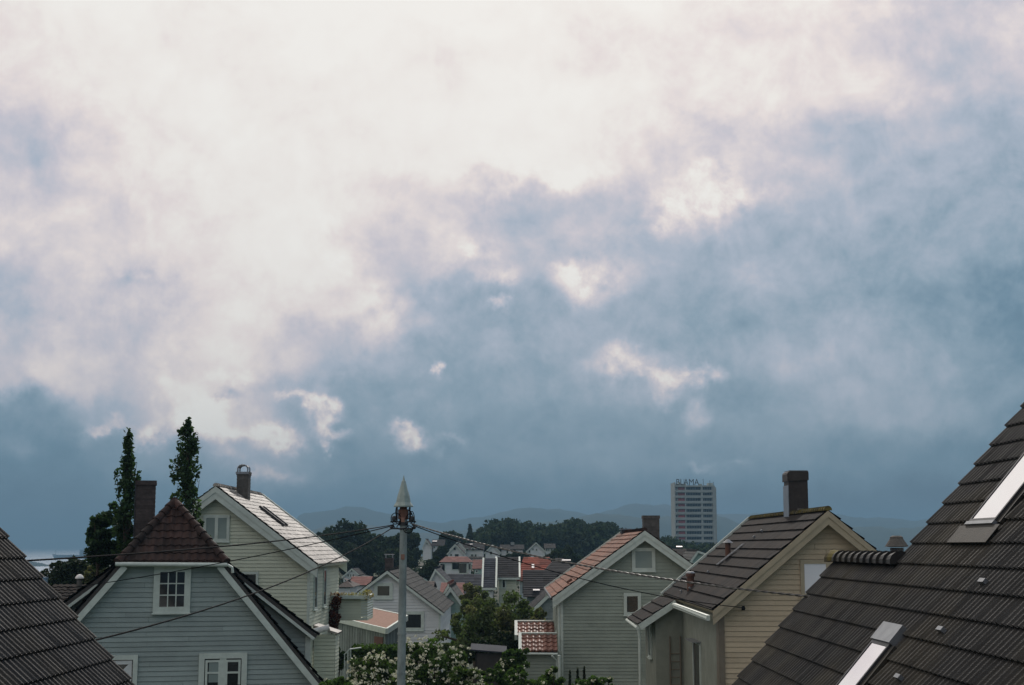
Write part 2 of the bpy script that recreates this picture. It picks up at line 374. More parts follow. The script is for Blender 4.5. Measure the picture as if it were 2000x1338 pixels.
g = MB(); g.quad(V3((-32000, -900, SEA)), V3((32000, -900, SEA)), V3((32000, 32000, SEA)), V3((-32000, 32000, SEA)))
tag(build('water', g, M['water']), kind='structure')
def gz(x, y): return float(ground_h(x, y))

def ridge(name, D, pts, depth, lo=SEA - 2, wk=1.0):
    """hill range: px, py silhouette at distance D with real depth"""
    n = 160; xs_ = np.linspace(pts[0][0], pts[-1][0], n)
    ysil = np.interp(xs_, [p[0] for p in pts], [p[1] for p in pts])
    wob = np.zeros(n)
    for k, a in ((.021, 2.2), (.06, 1.2), (.15, .6), (.33, .35)): wob += a * np.sin(xs_ * k + a * 7)
    m = 14; Vv = []
    for j in range(m):
        t = j / (m - 1); prof = math.sin(math.pi * t) ** .8
        for i in range(n):
            top = W(xs_[i], ysil[i] + wob[i] * wk, D)
            y_ = D + (t - .5) * depth
            Vv.append((top.x * (y_ / D), y_, lo + (top.z - lo) * prof * (1 + .03 * math.sin(i * .7 + j * 1.9) * (1 if 0 < j < m - 1 else 0))))
    id_ = np.arange(n * m).reshape(m, n); g_ = MB()
    g_.np_add(np.array(Vv), np.stack([id_[:-1, :-1], id_[:-1, 1:], id_[1:, 1:], id_[1:, :-1]], -1).reshape(-1, 4))
    tag(build(name, g_, M['hill'], smooth=True), kind='structure')
ridge('hills', 5200, [(560, 1040), (585, 1005), (640, 998), (690, 993), (740, 1000), (800, 1012), (870, 1020), (930, 1012), (980, 1004), (1040, 992), (1090, 995), (1150, 1003), (1200, 996), (1240, 985), (1300, 990), (1360, 1000), (1420, 1005), (1480, 1000), (1560, 1006), (1700, 1010), (1850, 1018), (2100, 1015), (2400, 1012)], 1500)
ridge('hills', 3300, [(540, 1062), (620, 1030), (700, 1022), (780, 1036), (860, 1040), (950, 1030), (1050, 1022), (1130, 1010), (1165, 1000), (1200, 1006), (1260, 1015), (1330, 1012), (1400, 1006), (1440, 1020), (1600, 1028), (1800, 1030), (2200, 1035)], 700)
ridge('headland', 2500, [(-300, 1090), (-60, 1092), (30, 1094), (50, 1096), (75, 1099), (96, 1104)], 90, SEA - 1, .25)

# ------------------------------------------------------------------ roofs and walls
def tiles(mb, T0, T1, down, vlen, gauge=.34, wave=.3, amp=.03, step=.03, res=8, clip=None, v_start=0, jit=.004, power=1.0):
    """tiled slope hanging from the line T0-T1; clip(v) gives the u range of a hip"""
    Lu = (T1 - T0).length; u = (T1 - T0).normalized(); d = down.normalized(); n = u.cross(d)
    if n.z < 0: n = -n
    nco = max(1, int(math.ceil(vlen / gauge - 1e-6)))
    if amp > 0: ug = np.linspace(0, Lu, max(2, int(Lu / wave * res)) + 1)
    else: ug = np.linspace(0, Lu, max(2, int(Lu / (wave or .3))) + 1)
    prof = amp * (0.5 + 0.5 * np.cos(2 * math.pi * ug / wave)) ** power if amp > 0 else np.zeros_like(ug)
    tile_i = np.floor(ug / (wave * 2 if wave < .2 else wave)).astype(int)
    T0a, ua, da, na = np.array(T0), np.array(u), np.array(d), np.array(n)
    for j in range(nco):
        v0 = j * gauge; v1 = min((j + 1) * gauge, vlen)
        jj = RNG.uniform(-jit, jit, tile_i.max() + 2)[tile_i]; off = RNG.uniform(-1, 1) * .0
        rws = []
        for (v, h) in ((v0, 0.0), (v1 + gauge * .03, step), (v1 + gauge * .03, step - .02 - step * .8)):
            uc = ug if clip is None else np.clip(ug, clip(min(v, vlen))[0], clip(min(v, vlen))[1])
            pts = T0a + uc[:, None] * ua + v * da + (prof + h + jj * (1 if h else .3) + off)[:, None] * na
            rws.append(pts)
        k = len(ug); V_ = np.concatenate(rws)
        i = np.arange(k - 1)
        Fq = np.concatenate([np.stack([i, i + 1, i + 1 + k, i + k], -1), np.stack([i + k, i + 1 + k, i + 1 + 2 * k, i + 2 * k], -1)])
        rt = RNG.uniform(0, 1, tile_i.max() + 2)[tile_i[:-1]]
        if clip is not None:
            ok = np.abs(np.concatenate([rws[1][1:] - rws[1][:-1], rws[1][1:] - rws[1][:-1]])).sum(1) + np.abs(np.concatenate([rws[0][1:] - rws[0][:-1]] * 2)).sum(1) > 1e-6
        else: ok = np.ones(len(Fq), bool)
        mb.np_add(V_, Fq[ok], np.concatenate([rt, rt])[ok])
def caps(mb, A, B_, r=.12, seg=.33):
    """overlapping half-round ridge tiles from A to B"""
    d = (B_ - A); ln = d.length; d.normalize(); n = max(1, int(ln / seg)); s = ln / n
    side = d.cross(Z).normalized(); up = side.cross(d)
    for i in range(n):
        p0 = A + d * (i * s - .03); p1 = A + d * ((i + 1) * s); vs = []
        for p, rr in ((p0, r * 1.24), (p1, r * .92)):
            for k in range(9):
                t = math.pi * (k / 8) * 1.1 - .05 * math.pi; vs.append(p + side * math.cos(t) * rr + up * (math.sin(t) * rr - .02))
        fs = [(k, k + 1, 10 + k, 9 + k) for k in range(8)] + [tuple(range(9))]
        mb.add(vs, fs, random.random())
def boards(mb, o, u, n, left, right, z0, z1, pitch=.15, lip=.022, gap=None):
    """weatherboards on a wall: o origin (z=0 base), u along, n outward; left/right give the outline at height z"""
    nz = max(1, int((z1 - z0) / pitch + .5)); p = (z1 - z0) / nz
    g_ = .011 if pitch < .25 else .022
    for i in range(nz):
        a, b = z0 + i * p, z0 + (i + 1) * p; c = a + g_
        la, ra, lb, rb = left(a), right(a), left(b), right(b); lc, rc = left(c), right(c)
        P = lambda s_, z_, c_: o + u * s_ + Z * z_ + n * c_
        t = random.random()
        mb.quad(P(la, a, -.035), P(ra, a, -.035), P(rc, c, -.035), P(lc, c, -.035), 0)  # groove takes the darkest tint, painting in the shadow of the board overlap
        if pitch < .25 and rc - lc > 2.5:
            j = lc + (rc - lc) * random.uniform(.15, .85); jb = min(max(j, lb + .01), rb - .01)
            mb.quad(P(lc, c, lip), P(j - .004, c, lip), P(jb - .004, b, 0), P(lb, b, 0), t); mb.quad(P(j + .004, c, lip), P(rc, c, lip), P(rb, b, 0), P(jb + .004, b, 0), random.random())
        else: mb.quad(P(lc, c, lip), P(rc, c, lip), P(rb, b, 0), P(lb, b, 0), t)
        mb.quad(P(lc, c, -.035), P(rc, c, -.035), P(rc, c, lip), P(lc, c, lip), t)
        mb.quad(P(lb, b, 0), P(rb, b, 0), P(rb, b, -.035), P(lb, b, -.035), t)
def planks(mb, o, u, n, w, h0, h1, pitch=.14):
    """vertical boards and battens; h0/h1 functions of s"""
    k = max(1, int(w / pitch)); p = w / k
    for i in range(k):
        a, b = i * p, (i + 1) * p; t = random.random(); c = .022 if i % 2 else 0.0
        mb.add([o + u * a + Z * h0 + n * c, o + u * b + Z * h0 + n * c, o + u * b + Z * h1(b) + n * c, o + u * a + Z * h1(a) + n * c,
                o + u * a + Z * h0 - n * .03, o + u * b + Z * h0 - n * .03, o + u * b + Z * h1(b) - n * .03, o + u * a + Z * h1(a) - n * .03],
               [(0, 1, 2, 3), (0, 3, 7, 4), (1, 5, 6, 2)], t)
def window(parent, c, u, n, w, h, nx=1, ny=1, trim=.10, depth=.05, m='trim', glass='glass', bar=.035, sill=True, label=None):
    """c centre on the wall plane; w,h glazed opening"""
    f = MB()
    for (a0, a1, b0, b1) in ((-w/2 - trim, -w/2, -h/2 - trim, h/2 + trim), (w/2, w/2 + trim, -h/2 - trim, h/2 + trim), (-w/2, w/2, h/2, h/2 + trim), (-w/2, w/2, -h/2 - trim, -h/2)):
        f.obox(c, u, Z, n, a0, a1, b0, b1, -.02, depth)
    for i in range(1, nx):
        x = -w/2 + w * i / nx; f.obox(c, u, Z, n, x - bar/2, x + bar/2, -h/2, h/2, 0, depth * .8)
    for i in range(1, ny):
        z = -h/2 + h * i / ny; f.obox(c, u, Z, n, -w/2, w/2, z - bar/2, z + bar/2, 0, depth * .7)
    fo = build('window', f, M[m], parent)
    if label: fo['label'] = label
    g_ = MB(); g_.obox(c, u, Z, n, -w/2, w/2, -h/2, h/2, .004, .028); build('pane', g_, M[glass], fo)
    if sill:
        s_ = MB(); s_.obox(c, u, Z, n, -w/2 - trim - .03, w/2 + trim + .03, -h/2 - trim - .04, -h/2 - trim, 0, depth + .05); build('sill', s_, M[m], fo)
    return fo
def chimney(parent, c, w, d, zb, zt, m='brick', cap=None, name='chimney'):
    b_ = MB(); nz = max(2, int((zt - zb) / .075)); p = (zt - zb) / nz
    for i in range(nz):
        e_ = .006 * (i % 2) + (.03 if i >= nz - 2 else 0); b_.box(c.x - w/2 - e_, c.x + w/2 + e_, c.y - d/2 - e_, c.y + d/2 + e_, zb + i * p, zb + (i + 1) * p - .002, random.random())
    o = build(name, b_, M[m], parent)
    if cap == 'flat':
        k = MB()
        for sx_ in (-1, 1):
            for sy_ in (-1, 1): k.box(c.x + sx_ * w * .42 - .03, c.x + sx_ * w * .42 + .03, c.y + sy_ * d * .42 - .03, c.y + sy_ * d * .42 + .03, zt, zt + .22)
        k.box(c.x - w * .6, c.x + w * .6, c.y - d * .6, c.y + d * .6, zt + .22, zt + .27); build('chimney_cap', k, M['metal'], o)
    if cap == 'slab':
        k = MB(); k.box(c.x - w/2 - .07, c.x + w/2 + .07, c.y - d/2 - .07, c.y + d/2 + .07, zt, zt + .07); build('chimney_cap', k, M['slatebrick'], o)
    if cap == 'flues':
        k = MB()
        for s_ in (-.2, .2): k.lathe(V3((c.x + s_ * w, c.y, zt)), [(.09, 0), (.08, .28), (.06, .28), (.06, .05)], 10)
        build('flue', k, M['slatebrick'], o)
    return o

def gable_house(name, label, cat, D, xl, xr, y_apex, y_eave, y_base, Lg, wall='wall_white', roof='tile_dark', trimm='trim', windows=(), chim=(), rot=0.0,
                ov=.35, ovg=.3, pitch=.16, tile=dict(gauge=.35, wave=.3, amp=.025, step=.025, res=6), ridge_m=None, barge=.22, group=None, apex=None, zb=None, fin=True):
    """house whose gable faces the viewer; pixel outline at distance D, ridge Lg metres long"""
    a = W(xl, y_eave, D); b = W(xr, y_eave, D); ap = W(apex or (xl + xr) / 2, y_apex, D)
    ze, zr = a.z, ap.z; zb = (W(0, y_base, D).z if zb is None else zb); xa, xb, xm = a.x, b.x, ap.x
    t = thing(name, label, cat, V3((xm, D, zb)), group)
    return _gh(t, xa, xb, xm, D, Lg, zb, ze, zr, wall, roof, trimm, windows, chim, rot, ov, ovg, pitch, tile, ridge_m, barge)
def _gh(t, xa, xb, xm, D, Lg, zb, ze, zr, wall, roof, trimm, windows, chim, rot, ov, ovg, pitch, tile, ridge_m, barge, side_windows=(), farv=False):
    c0 = V3((xm, D, 0)); cr_, sr_ = math.cos(rot), math.sin(rot)
    u = V3((cr_, sr_, 0)); d = V3((-sr_, cr_, 0))
    P = lambda x_, y_, z_: c0 + u * (x_ - xm) + d * y_ + Z * z_
    b_ = MB()
    lf = lambda z: (xa - xm) if z <= ze else (xa - xm) * (1 - (z - ze) / (zr - ze))
    rf = lambda z: (xb - xm) if z <= ze else (xb - xm) * (1 - (z - ze) / (zr - ze))
    boards(b_, c0, u, -d, lf, rf, zb, ze, pitch); boards(b_, c0, u, -d, lf, rf, ze, zr, pitch)
    c1 = c0 + d * Lg
    boards(b_, c1, -u, d, lambda z: -rf(z), lambda z: -lf(z), zb, ze, pitch * 2); boards(b_, c1, -u, d, lambda z: -rf(z), lambda z: -lf(z), ze, zr, pitch * 2)
    boards(b_, c0 + u * (xa - xm), -d, -u, lambda z: -Lg, lambda z: 0, zb, ze, pitch)
    boards(b_, c0 + u * (xb - xm), d, u, lambda z: 0, lambda z: Lg, zb, ze, pitch)
    build('wall', b_, M[wall], t)
    rb = MB(); sl_ = {}
    for s_, xe in ((-1, xa), (1, xb)):
        run = abs(xe - xm); rise = zr - ze; ln = math.hypot(run, rise); dn = (u * (s_ * run) - Z * rise) / ln
        T0 = P(xm, -ovg, zr + .10); T1 = P(xm, Lg + ovg, zr + .10)
        vl = ln + ov; nn = (u * (s_ * rise) + Z * run) / ln
        tiles(rb, T0, T1, dn, vl, **tile)
        sl_[s_] = (dn, nn, vl)
    ro = build('roof', rb, M[roof], t)
    dk = MB()
    for s_ in (-1, 1):
        dn, nn, vl = sl_[s_]; dk.obox(P(xm, -ovg, zr + .10), d, dn, nn, .03, Lg + 2 * ovg - .03, .0, vl - .04, -.09, -.015)
    build('roof_deck', dk, M['deck'], ro)
    for s_ in (-1, 1):
        dn, nn, vl = sl_[s_]; run = abs((xa if s_ < 0 else xb) - xm); tn = (zr - ze) / run; cs = 1 / math.sqrt(1 + tn * tn)
        for yy, y2, ex in ((-ovg - .03, -ovg + .03, 0), (Lg + ovg - .03, Lg + ovg + .03, 0)):
            bg_ = MB(); zt_ = zr + .10 - .014 / cs; hv = barge / cs; xl_ = vl * cs; dz_ = xl_ * tn
            o4 = [(0, zt_), (0, zt_ - hv), (s_ * xl_, zt_ - dz_ - hv), (s_ * xl_, zt_ - dz_)]
            bg_.add([P(xm + a_, yy, b_4) for a_, b_4 in o4] + [P(xm + a_, y2, b_4) for a_, b_4 in o4], [(0, 1, 2, 3), (7, 6, 5, 4), (0, 4, 5, 1), (1, 5, 6, 2), (2, 6, 7, 3), (3, 7, 4, 0)])
            hm_ = hv * .45; o4 = [(0, zt_ + .002), (0, zt_ - hm_), (s_ * (xl_ + .01), zt_ - dz_ - hm_ - .01 * tn), (s_ * (xl_ + .01), zt_ - dz_ - .01 * tn)]
            if barge > .3 and yy < 0: bg_.add([P(xm + a_, yy - .03, b_4) for a_, b_4 in o4] + [P(xm + a_, yy - .001, b_4) for a_, b_4 in o4], [(0, 1, 2, 3), (7, 6, 5, 4), (0, 4, 5, 1), (1, 5, 6, 2), (2, 6, 7, 3), (3, 7, 4, 0)])
            build('barge_board', bg_, M[trimm], ro)
        bg_ = MB(); bg_.obox(P(xm, -ovg, zr + .10), d, dn, nn, .031, Lg + 2 * ovg - .031, vl - .04, vl, -.17, -.02); build('fascia', bg_, M[trimm], ro)
    if farv:
        for s_ in (-1, 1):
            dn, nn, vl = sl_[s_]; k = MB(); k.obox(P(xm, Lg + ovg + .06, zr + .10), dn, d, nn, 0, vl + .05, -.05, .07, -.01, .11); build('verge_strip', k, M['trim'], ro)
    cp = MB(); caps(cp, P(xm, -ovg, zr + .13), P(xm, Lg + ovg, zr + .13), .10); build('ridge_tiles', cp, M[ridge_m or roof], ro)
    for xe in (xa, xb):
        sg = -1 if xe == xa else 1; cb = MB()
        cb.obox(P(xe, 0, 0), u, Z, -d, -.09 if sg > 0 else -.03, .03 if sg > 0 else .09, zb, ze - .05, 0, .035)
        build('corner_board', cb, M[trimm], t)
    for wv in windows:
        px, py, w_, h_ = wv[:4]; k = wv[4] if len(wv) > 4 else {}
        p = W(px, py, D); s_ = D / F
        c_ = P(p.x, 0, p.z) + (-d) * .02
        window(t, c_, u, -d, w_ * s_, h_ * s_, **dict(dict(trim=.09, m=trimm if trimm != 'trim_brown' else 'trim'), **k))
    for cx, cy, w_, dd, zt, mm, cap in chim:
        zc = zr - abs(cx - xm) * (zr - ze) / (abs(xb - xm)) - .3
        pc = P(cx, cy, 0); chimney(ro, pc, w_, dd, zc, zt, mm, cap)
    for sd_, yy, zz, w_, h_, k in side_windows:
        xe = xa if sd_ < 0 else xb
        window(t, P(xe, yy, zz) + u * (sd_ * .02), d * (-sd_) * -1, u * sd_, w_, h_, **k)
    return t

# ================================================================== NEAR ROOF, RIGHT
def pz(px, py, D): return W(px, py, D)
A0 = W(1765, 1090, 19.6); A1_ = W(2000, 800, 19.6)
tanR = (A1_.z - A0.z) / (A1_.x - A0.x); thR = math.atan(tanR)
def roofR(z): return A0.x + (z - A0.z) / tanR       # x on the slope at height z
D1, D2, Y0 = 19.6, 23.35, 3.1
ZR_, ZE_ = E + 3.2, E - 3.8
GA = .35
t = thing('tiled_house', 'near house at right, dark ribbed tile roof sloping down left with two skylights', 'house', V3((8.5, 12, 0.5)))
dnR = V3((-math.cos(thR), 0, -math.sin(thR))); nR = V3((-math.sin(thR), 0, math.cos(thR)))
vlen = (ZR_ - ZE_) / math.sin(thR)
topA = V3((roofR(ZR_), Y0, ZR_)); topB = V3((roofR(ZR_), D1, ZR_))
TN = dict(gauge=GA, wave=.15, amp=.032, step=.042, res=8, jit=.0035, power=1.5)
r_ = MB(); tiles(r_, topA, topB, dnR, vlen, **TN)
vB = round(((ZR_ - (W(1700, 1094, 21.5).z)) / math.sin(thR)) / GA) * GA
tiles(r_, topA + dnR * vB + Y * (D1 - Y0), topA + dnR * vB + Y * (D2 - Y0), dnR, vlen - vB, **TN)
ro = build('roof', r_, M['tile_dark'], t)
zB = ZR_ - vB * math.sin(thR); xB = roofR(zB)
r2 = MB(); mirr = V3((-dnR.x, 0, dnR.z))
tiles(r2, topA, topB, mirr, vlen, **dict(TN, res=4)); tiles(r2, V3((xB, D1, zB)), V3((xB, D2, zB)), mirr, 2.2, **dict(TN, res=4))
build('roof', r2, M['tile_dark'], t)
k = MB(); k.obox(topA, Y, dnR, nR, 0, D1 - Y0 - .03, 0, vlen - .05, -.10, -.025); k.obox(topA, Y, dnR, nR, D1 - Y0 - .03, D2 - Y0 - .03, vB, vlen - .05, -.10, -.025)
build('roof_deck', k, M['deck'], ro)
k = MB(); caps(k, V3((xB, D1 - .1, zB + .05)), V3((xB, D2 - .05, zB + .05)), .125, .37); build('ridge_tiles', k, M['tile_dark'], ro)
k = MB(); caps(k, V3((topA.x, Y0, ZR_ + .05)), V3((topA.x, D1, ZR_ + .05)), .14, .36); build('ridge_tiles', k, M['tile_dark'], ro)
k = MB(); rr_ = MB(); caps(k, V3((xB, D2 + .10, zB + .04)), V3((xB, D2 - .28, zB + .06)), .14, .38); build('ridge_end', k, M['moss'], ro)
k = MB()   # walls under the roofs
xe = roofR(ZE_) + .35
for (ya, yb_, xt, zt_) in ((Y0 + .4, D1 - .25, topA.x, ZR_), (D1 - .25, D2 - .25, xB, zB)):
    xr_ = 2 * xt - xe if xt > 7 else xB + 1.3
    zr2 = ZE_ + .30 if xt > 7 else zB - 1.3 * tanR - .15
    out5 = [(xe, .2), (xe, ZE_ + .30), (xt, zt_ - .12), (xr_, zr2), (xr_, .2)]
    for yv in (ya, yb_): k.poly([V3((a_, yv, b_)) for a_, b_ in out5])
    for i in range(5):
        (a_, b_), (c_, d_) = out5[i], out5[(i + 1) % 5]
        if i in (0, 3): k.quad(V3((a_, ya, b_)), V3((a_, yb_, b_)), V3((c_, yb_, d_)), V3((c_, ya, d_)))
build('wall', k, M['wall_white'], t)
k = MB(); k.beam(topB + V3((0, -.03, -.0)), topB + dnR * (vlen), nR, -.17, -.105, -.03, .03); build('barge_board', k, M['trim_brown'], ro); k = MB(); k.beam(V3((xB, D2 - .03, zB)), V3((xB, D2 - .03, zB)) + dnR * (vlen - vB), nR, -.17, -.105, -.03, .03)
build('barge_board', k, M['trim_brown'], ro)
def onR(px, py):
    """meet the right slope"""
    p = W(px, py, 1.0) - V3((0, 0, E)); o = V3((0, 0, E)); q = topA
    s_ = (q - o).dot(nR) / p.dot(nR); h = o + p * s_
    return h, h.y, (h - topA).dot(dnR)
def skylight(y0, y1, v0, v1, label):
    f = MB(); O = topA - Y * Y0
    bw = .045
    for (a0, a1, b0, b1) in ((y0, y0 + bw, v0, v1), (y1 - bw, y1, v0, v1), (y0 + bw, y1 - bw, v0, v0 + bw), (y0 + bw, y1 - bw, v1 - bw, v1)):
        f.obox(O, Y, dnR, nR, a0, a1, b0, b1, -.05, .10)
    fo = build('skylight', f, M['darkmetal'], t); fo['label'] = label
    f = MB(); f.obox(O, Y, dnR, nR, y0 + bw, y1 - bw, v0 + bw, v1 - bw, .04, .092); build('pane', f, M['glass_sky'], fo)
    f = MB(); f.obox(O, Y, dnR, nR, y0 - .03, y1 + .03, v1 + .001, v1 + .05, -.0, .11)
    build('sill_strip', f, M['metal'], fo); f = MB(); f.obox(O, Y, dnR, nR, y0 - .03, y1 + .03, v0 - .26, v0 - .001, -.0, .125); build('hood', f, M['metal'], fo)
    f = MB(); f.obox(O, Y, dnR, nR, y0 - .25, y1 + .25, v1 + .051, v1 + .32, .075, .085)
    for s0, s1 in ((y0 - .12, y0 - .001), (y1 + .001, y1 + .05)): f.obox(O, Y, dnR, nR, s0, s1, v0, v1, .02, .07)
    build('flashing', f, M['tile_dark'], fo)
_, ya, v1 = onR(1955, 1027); _, yb_, _ = onR(1905, 1027)
skylight(ya, yb_, v1 - 1.9, v1, 'upper skylight reaching the edge of the photo')
_, ya, v0 = onR(1762, 1240); _, yb_, _ = onR(1732, 1240)
skylight(ya - .22, yb_, v0 + .2, v0 + 1.55, 'lower skylight with a pale metal hood')
for px, py in ((1930, 1145), (1848, 1239), (1765, 1332)):
    h, yy, vv = onR(px, py); k = MB(); k.obox(topA - Y * Y0, Y, dnR, nR, yy - .09, yy + .09, vv - .03, vv + .02, .04, .10); build('snow_hook', k, M['metal'], t)
# vent pipe beyond the lower ridge
p = W(1752, 1080, 22.6); rv = .105
k = MB(); k.lathe(V3((p.x, p.y, p.z - .9)), [(rv, 0), (rv, .98)], 14); vo = tag(build('vent_pipe', k, M['darkmetal'], t))
k = MB(); k.lathe(V3((p.x, p.y, p.z + .09)), [(rv * .9, 0), (rv * 1.75, .01), (rv * 1.0, .13), (rv * .95, .16), (rv * .6, .18)], 16); build('vent_cap', k, M['slatebrick'], vo)

# ================================================================== NEAR ROOF, LEFT
a0 = W(0, 1042, 18.7); a1 = W(255, 1338, 18.7)
tanL = (a0.z - a1.z) / (a1.x - a0.x); thL = math.atan(tanL)
t = thing('tiled_house', 'near house at far left, only its dark ribbed tile roof sloping down right shows', 'house', V3((-9, 10, .5)))
ZL = E + 2.4; xL = a0.x - (ZL - a0.z) / tanL
dnL = V3((math.cos(thL), 0, -math.sin(thL))); nL = V3((math.sin(thL), 0, math.cos(thL)))
vl = (ZL - (E - 4.0)) / math.sin(thL)
r_ = MB(); tiles(r_, V3((xL, 4, ZL)), V3((xL, 18.7, ZL)), dnL, vl, **TN); ro = build('roof', r_, M['tile_dark'], t)
r_ = MB(); tiles(r_, V3((xL, 4, ZL)), V3((xL, 18.7, ZL)), V3((-dnL.x, 0, dnL.z)), vl, **dict(TN, res=4)); build('roof', r_, M['tile_dark'], t)
k = MB(); k.obox(V3((xL, 4, ZL)), Y, dnL, nL, 0, 14.67, 0, vl - .05, -.10, -.025); build('roof_deck', k, M['deck'], ro)
k = MB(); k.beam(V3((xL, 18.67, ZL)), V3((xL, 18.67, ZL)) + dnL * vl, nL, -.2, -.105, -.03, .03); build('barge_board', k, M['trim_brown'], ro)
k = MB(); caps(k, V3((xL, 4, ZL + .05)), V3((xL, 18.7, ZL + .05)), .14, .36); build('ridge_tiles', k, M['tile_dark'], ro)
k = MB(); xw = xL + (vl - .4) * dnL.x; zw = ZL - (vl - .4) * math.sin(thL) - .12
for yv in (4.4, 18.45): k.poly([V3((xw, yv, .2)), V3((xw, yv, zw)), V3((xL, yv, ZL - .14)), V3((2 * xL - xw, yv, zw)), V3((2 * xL - xw, yv, .2))])
k.quad(V3((xw, 4.4, .2)), V3((xw, 18.45, .2)), V3((xw, 18.45, zw)), V3((xw, 4.4, zw))); k.quad(V3((2 * xL - xw, 4.4, .2)), V3((2 * xL - xw, 18.45, .2)), V3((2 * xL - xw, 18.45, zw)), V3((2 * xL - xw, 4.4, zw)))
build('wall', k, M['wall_white'], t)

# ================================================================== HOUSE 1: grey green half-hipped house
D = 45.0; xc = W(337, 1100, D).x; aw = (W(432, 1100, D).x - W(243, 1100, D).x) / 2
z1 = W(337, 1100, D).z; zr = W(337, 987, D + 1.6).z; ts = (zr - z1) / aw
ts2 = (W(432, 1102, D).z - W(620, 1338, D).z) / (W(620, 1338, D).x - W(432, 1102, D).x)
zb1 = gz(xc, D) - .3; zeA = E - 4.9; hb = W(618, 1255, D + 1).x - xc
t = thing('half_hipped_house', 'grey green boarded house with half hip of dark red tiles and steep flared roof', 'house', V3((xc, D, zb1)))
wA = lambda z: aw + (z1 - z) / ts2
b_ = MB(); c0 = V3((xc, D, 0))
XF = ((xc, D), math.atan2(-xc, D))
boards(b_, c0, X, -Y, lambda z: -wA(max(z, zeA)), lambda z: wA(max(z, zeA)), zeA, z1, .15)
boards(b_, c0, X, -Y, lambda z: -wA(zeA), lambda z: wA(zeA), zb1, zeA, .15)
tB = math.tan(R(38)); zeB = z1 - (hb - aw) * tB
wB = lambda z: hb if z <= zeB else aw + (z1 - z) / tB
c1 = c0 + Y * 1.1
boards(b_, c1, X, -Y, lambda z: -wB(z), lambda z: wB(z), zb1, zeB, .15); boards(b_, c1, X, -Y, lambda z: -wB(z), lambda z: wB(z), zeB, z1, .15)
boards(b_, c0 + Y * 10, -X, Y, lambda z: -wB(z), lambda z: wB(z), zb1, zeB, .3); boards(b_, c0 + Y * 10, -X, Y, lambda z: -wB(z), lambda z: wB(z), zeB, z1, .3)
boards(b_, c1 + X * hb, Y, X, lambda z: 0, lambda z: 8.9, zb1, zeB, .15); boards(b_, c1 - X * hb, -Y, -X, lambda z: -8.9, lambda z: 0, zb1, zeB, .15)
boards(b_, c0 + X * wA(zeA), Y, X, lambda z: 0, lambda z: 1.1, zb1, zeA, .15); boards(b_, c0 - X * wA(zeA), -Y, -X, lambda z: -1.1, lambda z: 0, zb1, zeA, .15)
boards(b_, c0 + Y * 10, -X, Y, lambda z: -aw * (zr - z) / (zr - z1), lambda z: aw * (zr - z) / (zr - z1), z1, zr, .3)
build('wall', b_, M['wall_grey_green'], t)
T1 = dict(gauge=.33, wave=.26, amp=.045, step=.035, res=8, jit=.006)
r_ = MB()
# hip facing the viewer
ap = V3((xc, D + 1.6, zr + .08)); bl = V3((xc - aw - .12, D - .32, z1 + .02)); br = V3((xc + aw + .12, D - .32, z1 + .02)); md = (bl + br) / 2
dv = md - ap; hl = dv.length
tiles(r_, ap - X * (aw + .12), ap + X * (aw + .12), dv, hl, clip=lambda v: ((aw + .12) * (1 - v / hl), (aw + .12) * (1 + v / hl)), **T1)
ho = build('hip_roof', r_, M['tile_darkred'], t)
k = MB(); caps(k, bl + V3((.0, 0, .05)), ap + V3((0, 0, .07)), .12); caps(k, br + V3((.0, 0, .05)), ap + V3((0, 0, .07)), .12); caps(k, ap + Z * .06, V3((xc, D + 10.2, zr + .14)), .12)
build('ridge_tiles', k, M['tile_darkred'], ho)
r_ = MB(); dk = MB()
for s_ in (-1, 1):
    dn = V3((s_ * aw, 0, -(zr - z1))); ln = dn.length; dn.normalize()
    T0 = V3((xc, D - .32, zr + .08)); T1_ = V3((xc, D + 10.3, zr + .08))
    tiles(r_, T0, T1_, dn, ln + .12, clip=lambda v: (1.92 * (1 - min(v / ln, 1)), 99), **T1)
    dn2 = V3((s_, 0, -ts2)).normalized(); st = V3((xc + s_ * (aw + .02), D - .32, z1 + .10)); l2 = (z1 - zeA) * math.sqrt(1 + 1 / ts2 ** 2) + .3
    tiles(r_, st, st + Y * 1.5, dn2, l2, **T1)
    nn = V3((s_ * ts2, 0, 1)).normalized(); dk.obox(st, Y, dn2, nn, .02, 1.45, 0, l2 - .03, -.12, -.02)
    dn3 = V3((s_, 0, -tB)).normalized(); st3 = V3((xc + s_ * (aw + .02), D + .75, z1 + .12)); l3 = (hb - aw) / math.cos(R(38)) + .3
    tiles(r_, st3, st3 + Y * 9.5, dn3, l3, **T1)
    n3 = V3((s_ * tB, 0, 1)).normalized(); dk.obox(st3, Y, dn3, n3, .02, 9.45, 0, l3 - .03, -.13, -.02)
ro = build('roof', r_, M['tile_brownblack'], t); build('roof_deck', dk, M['deck'], ro)
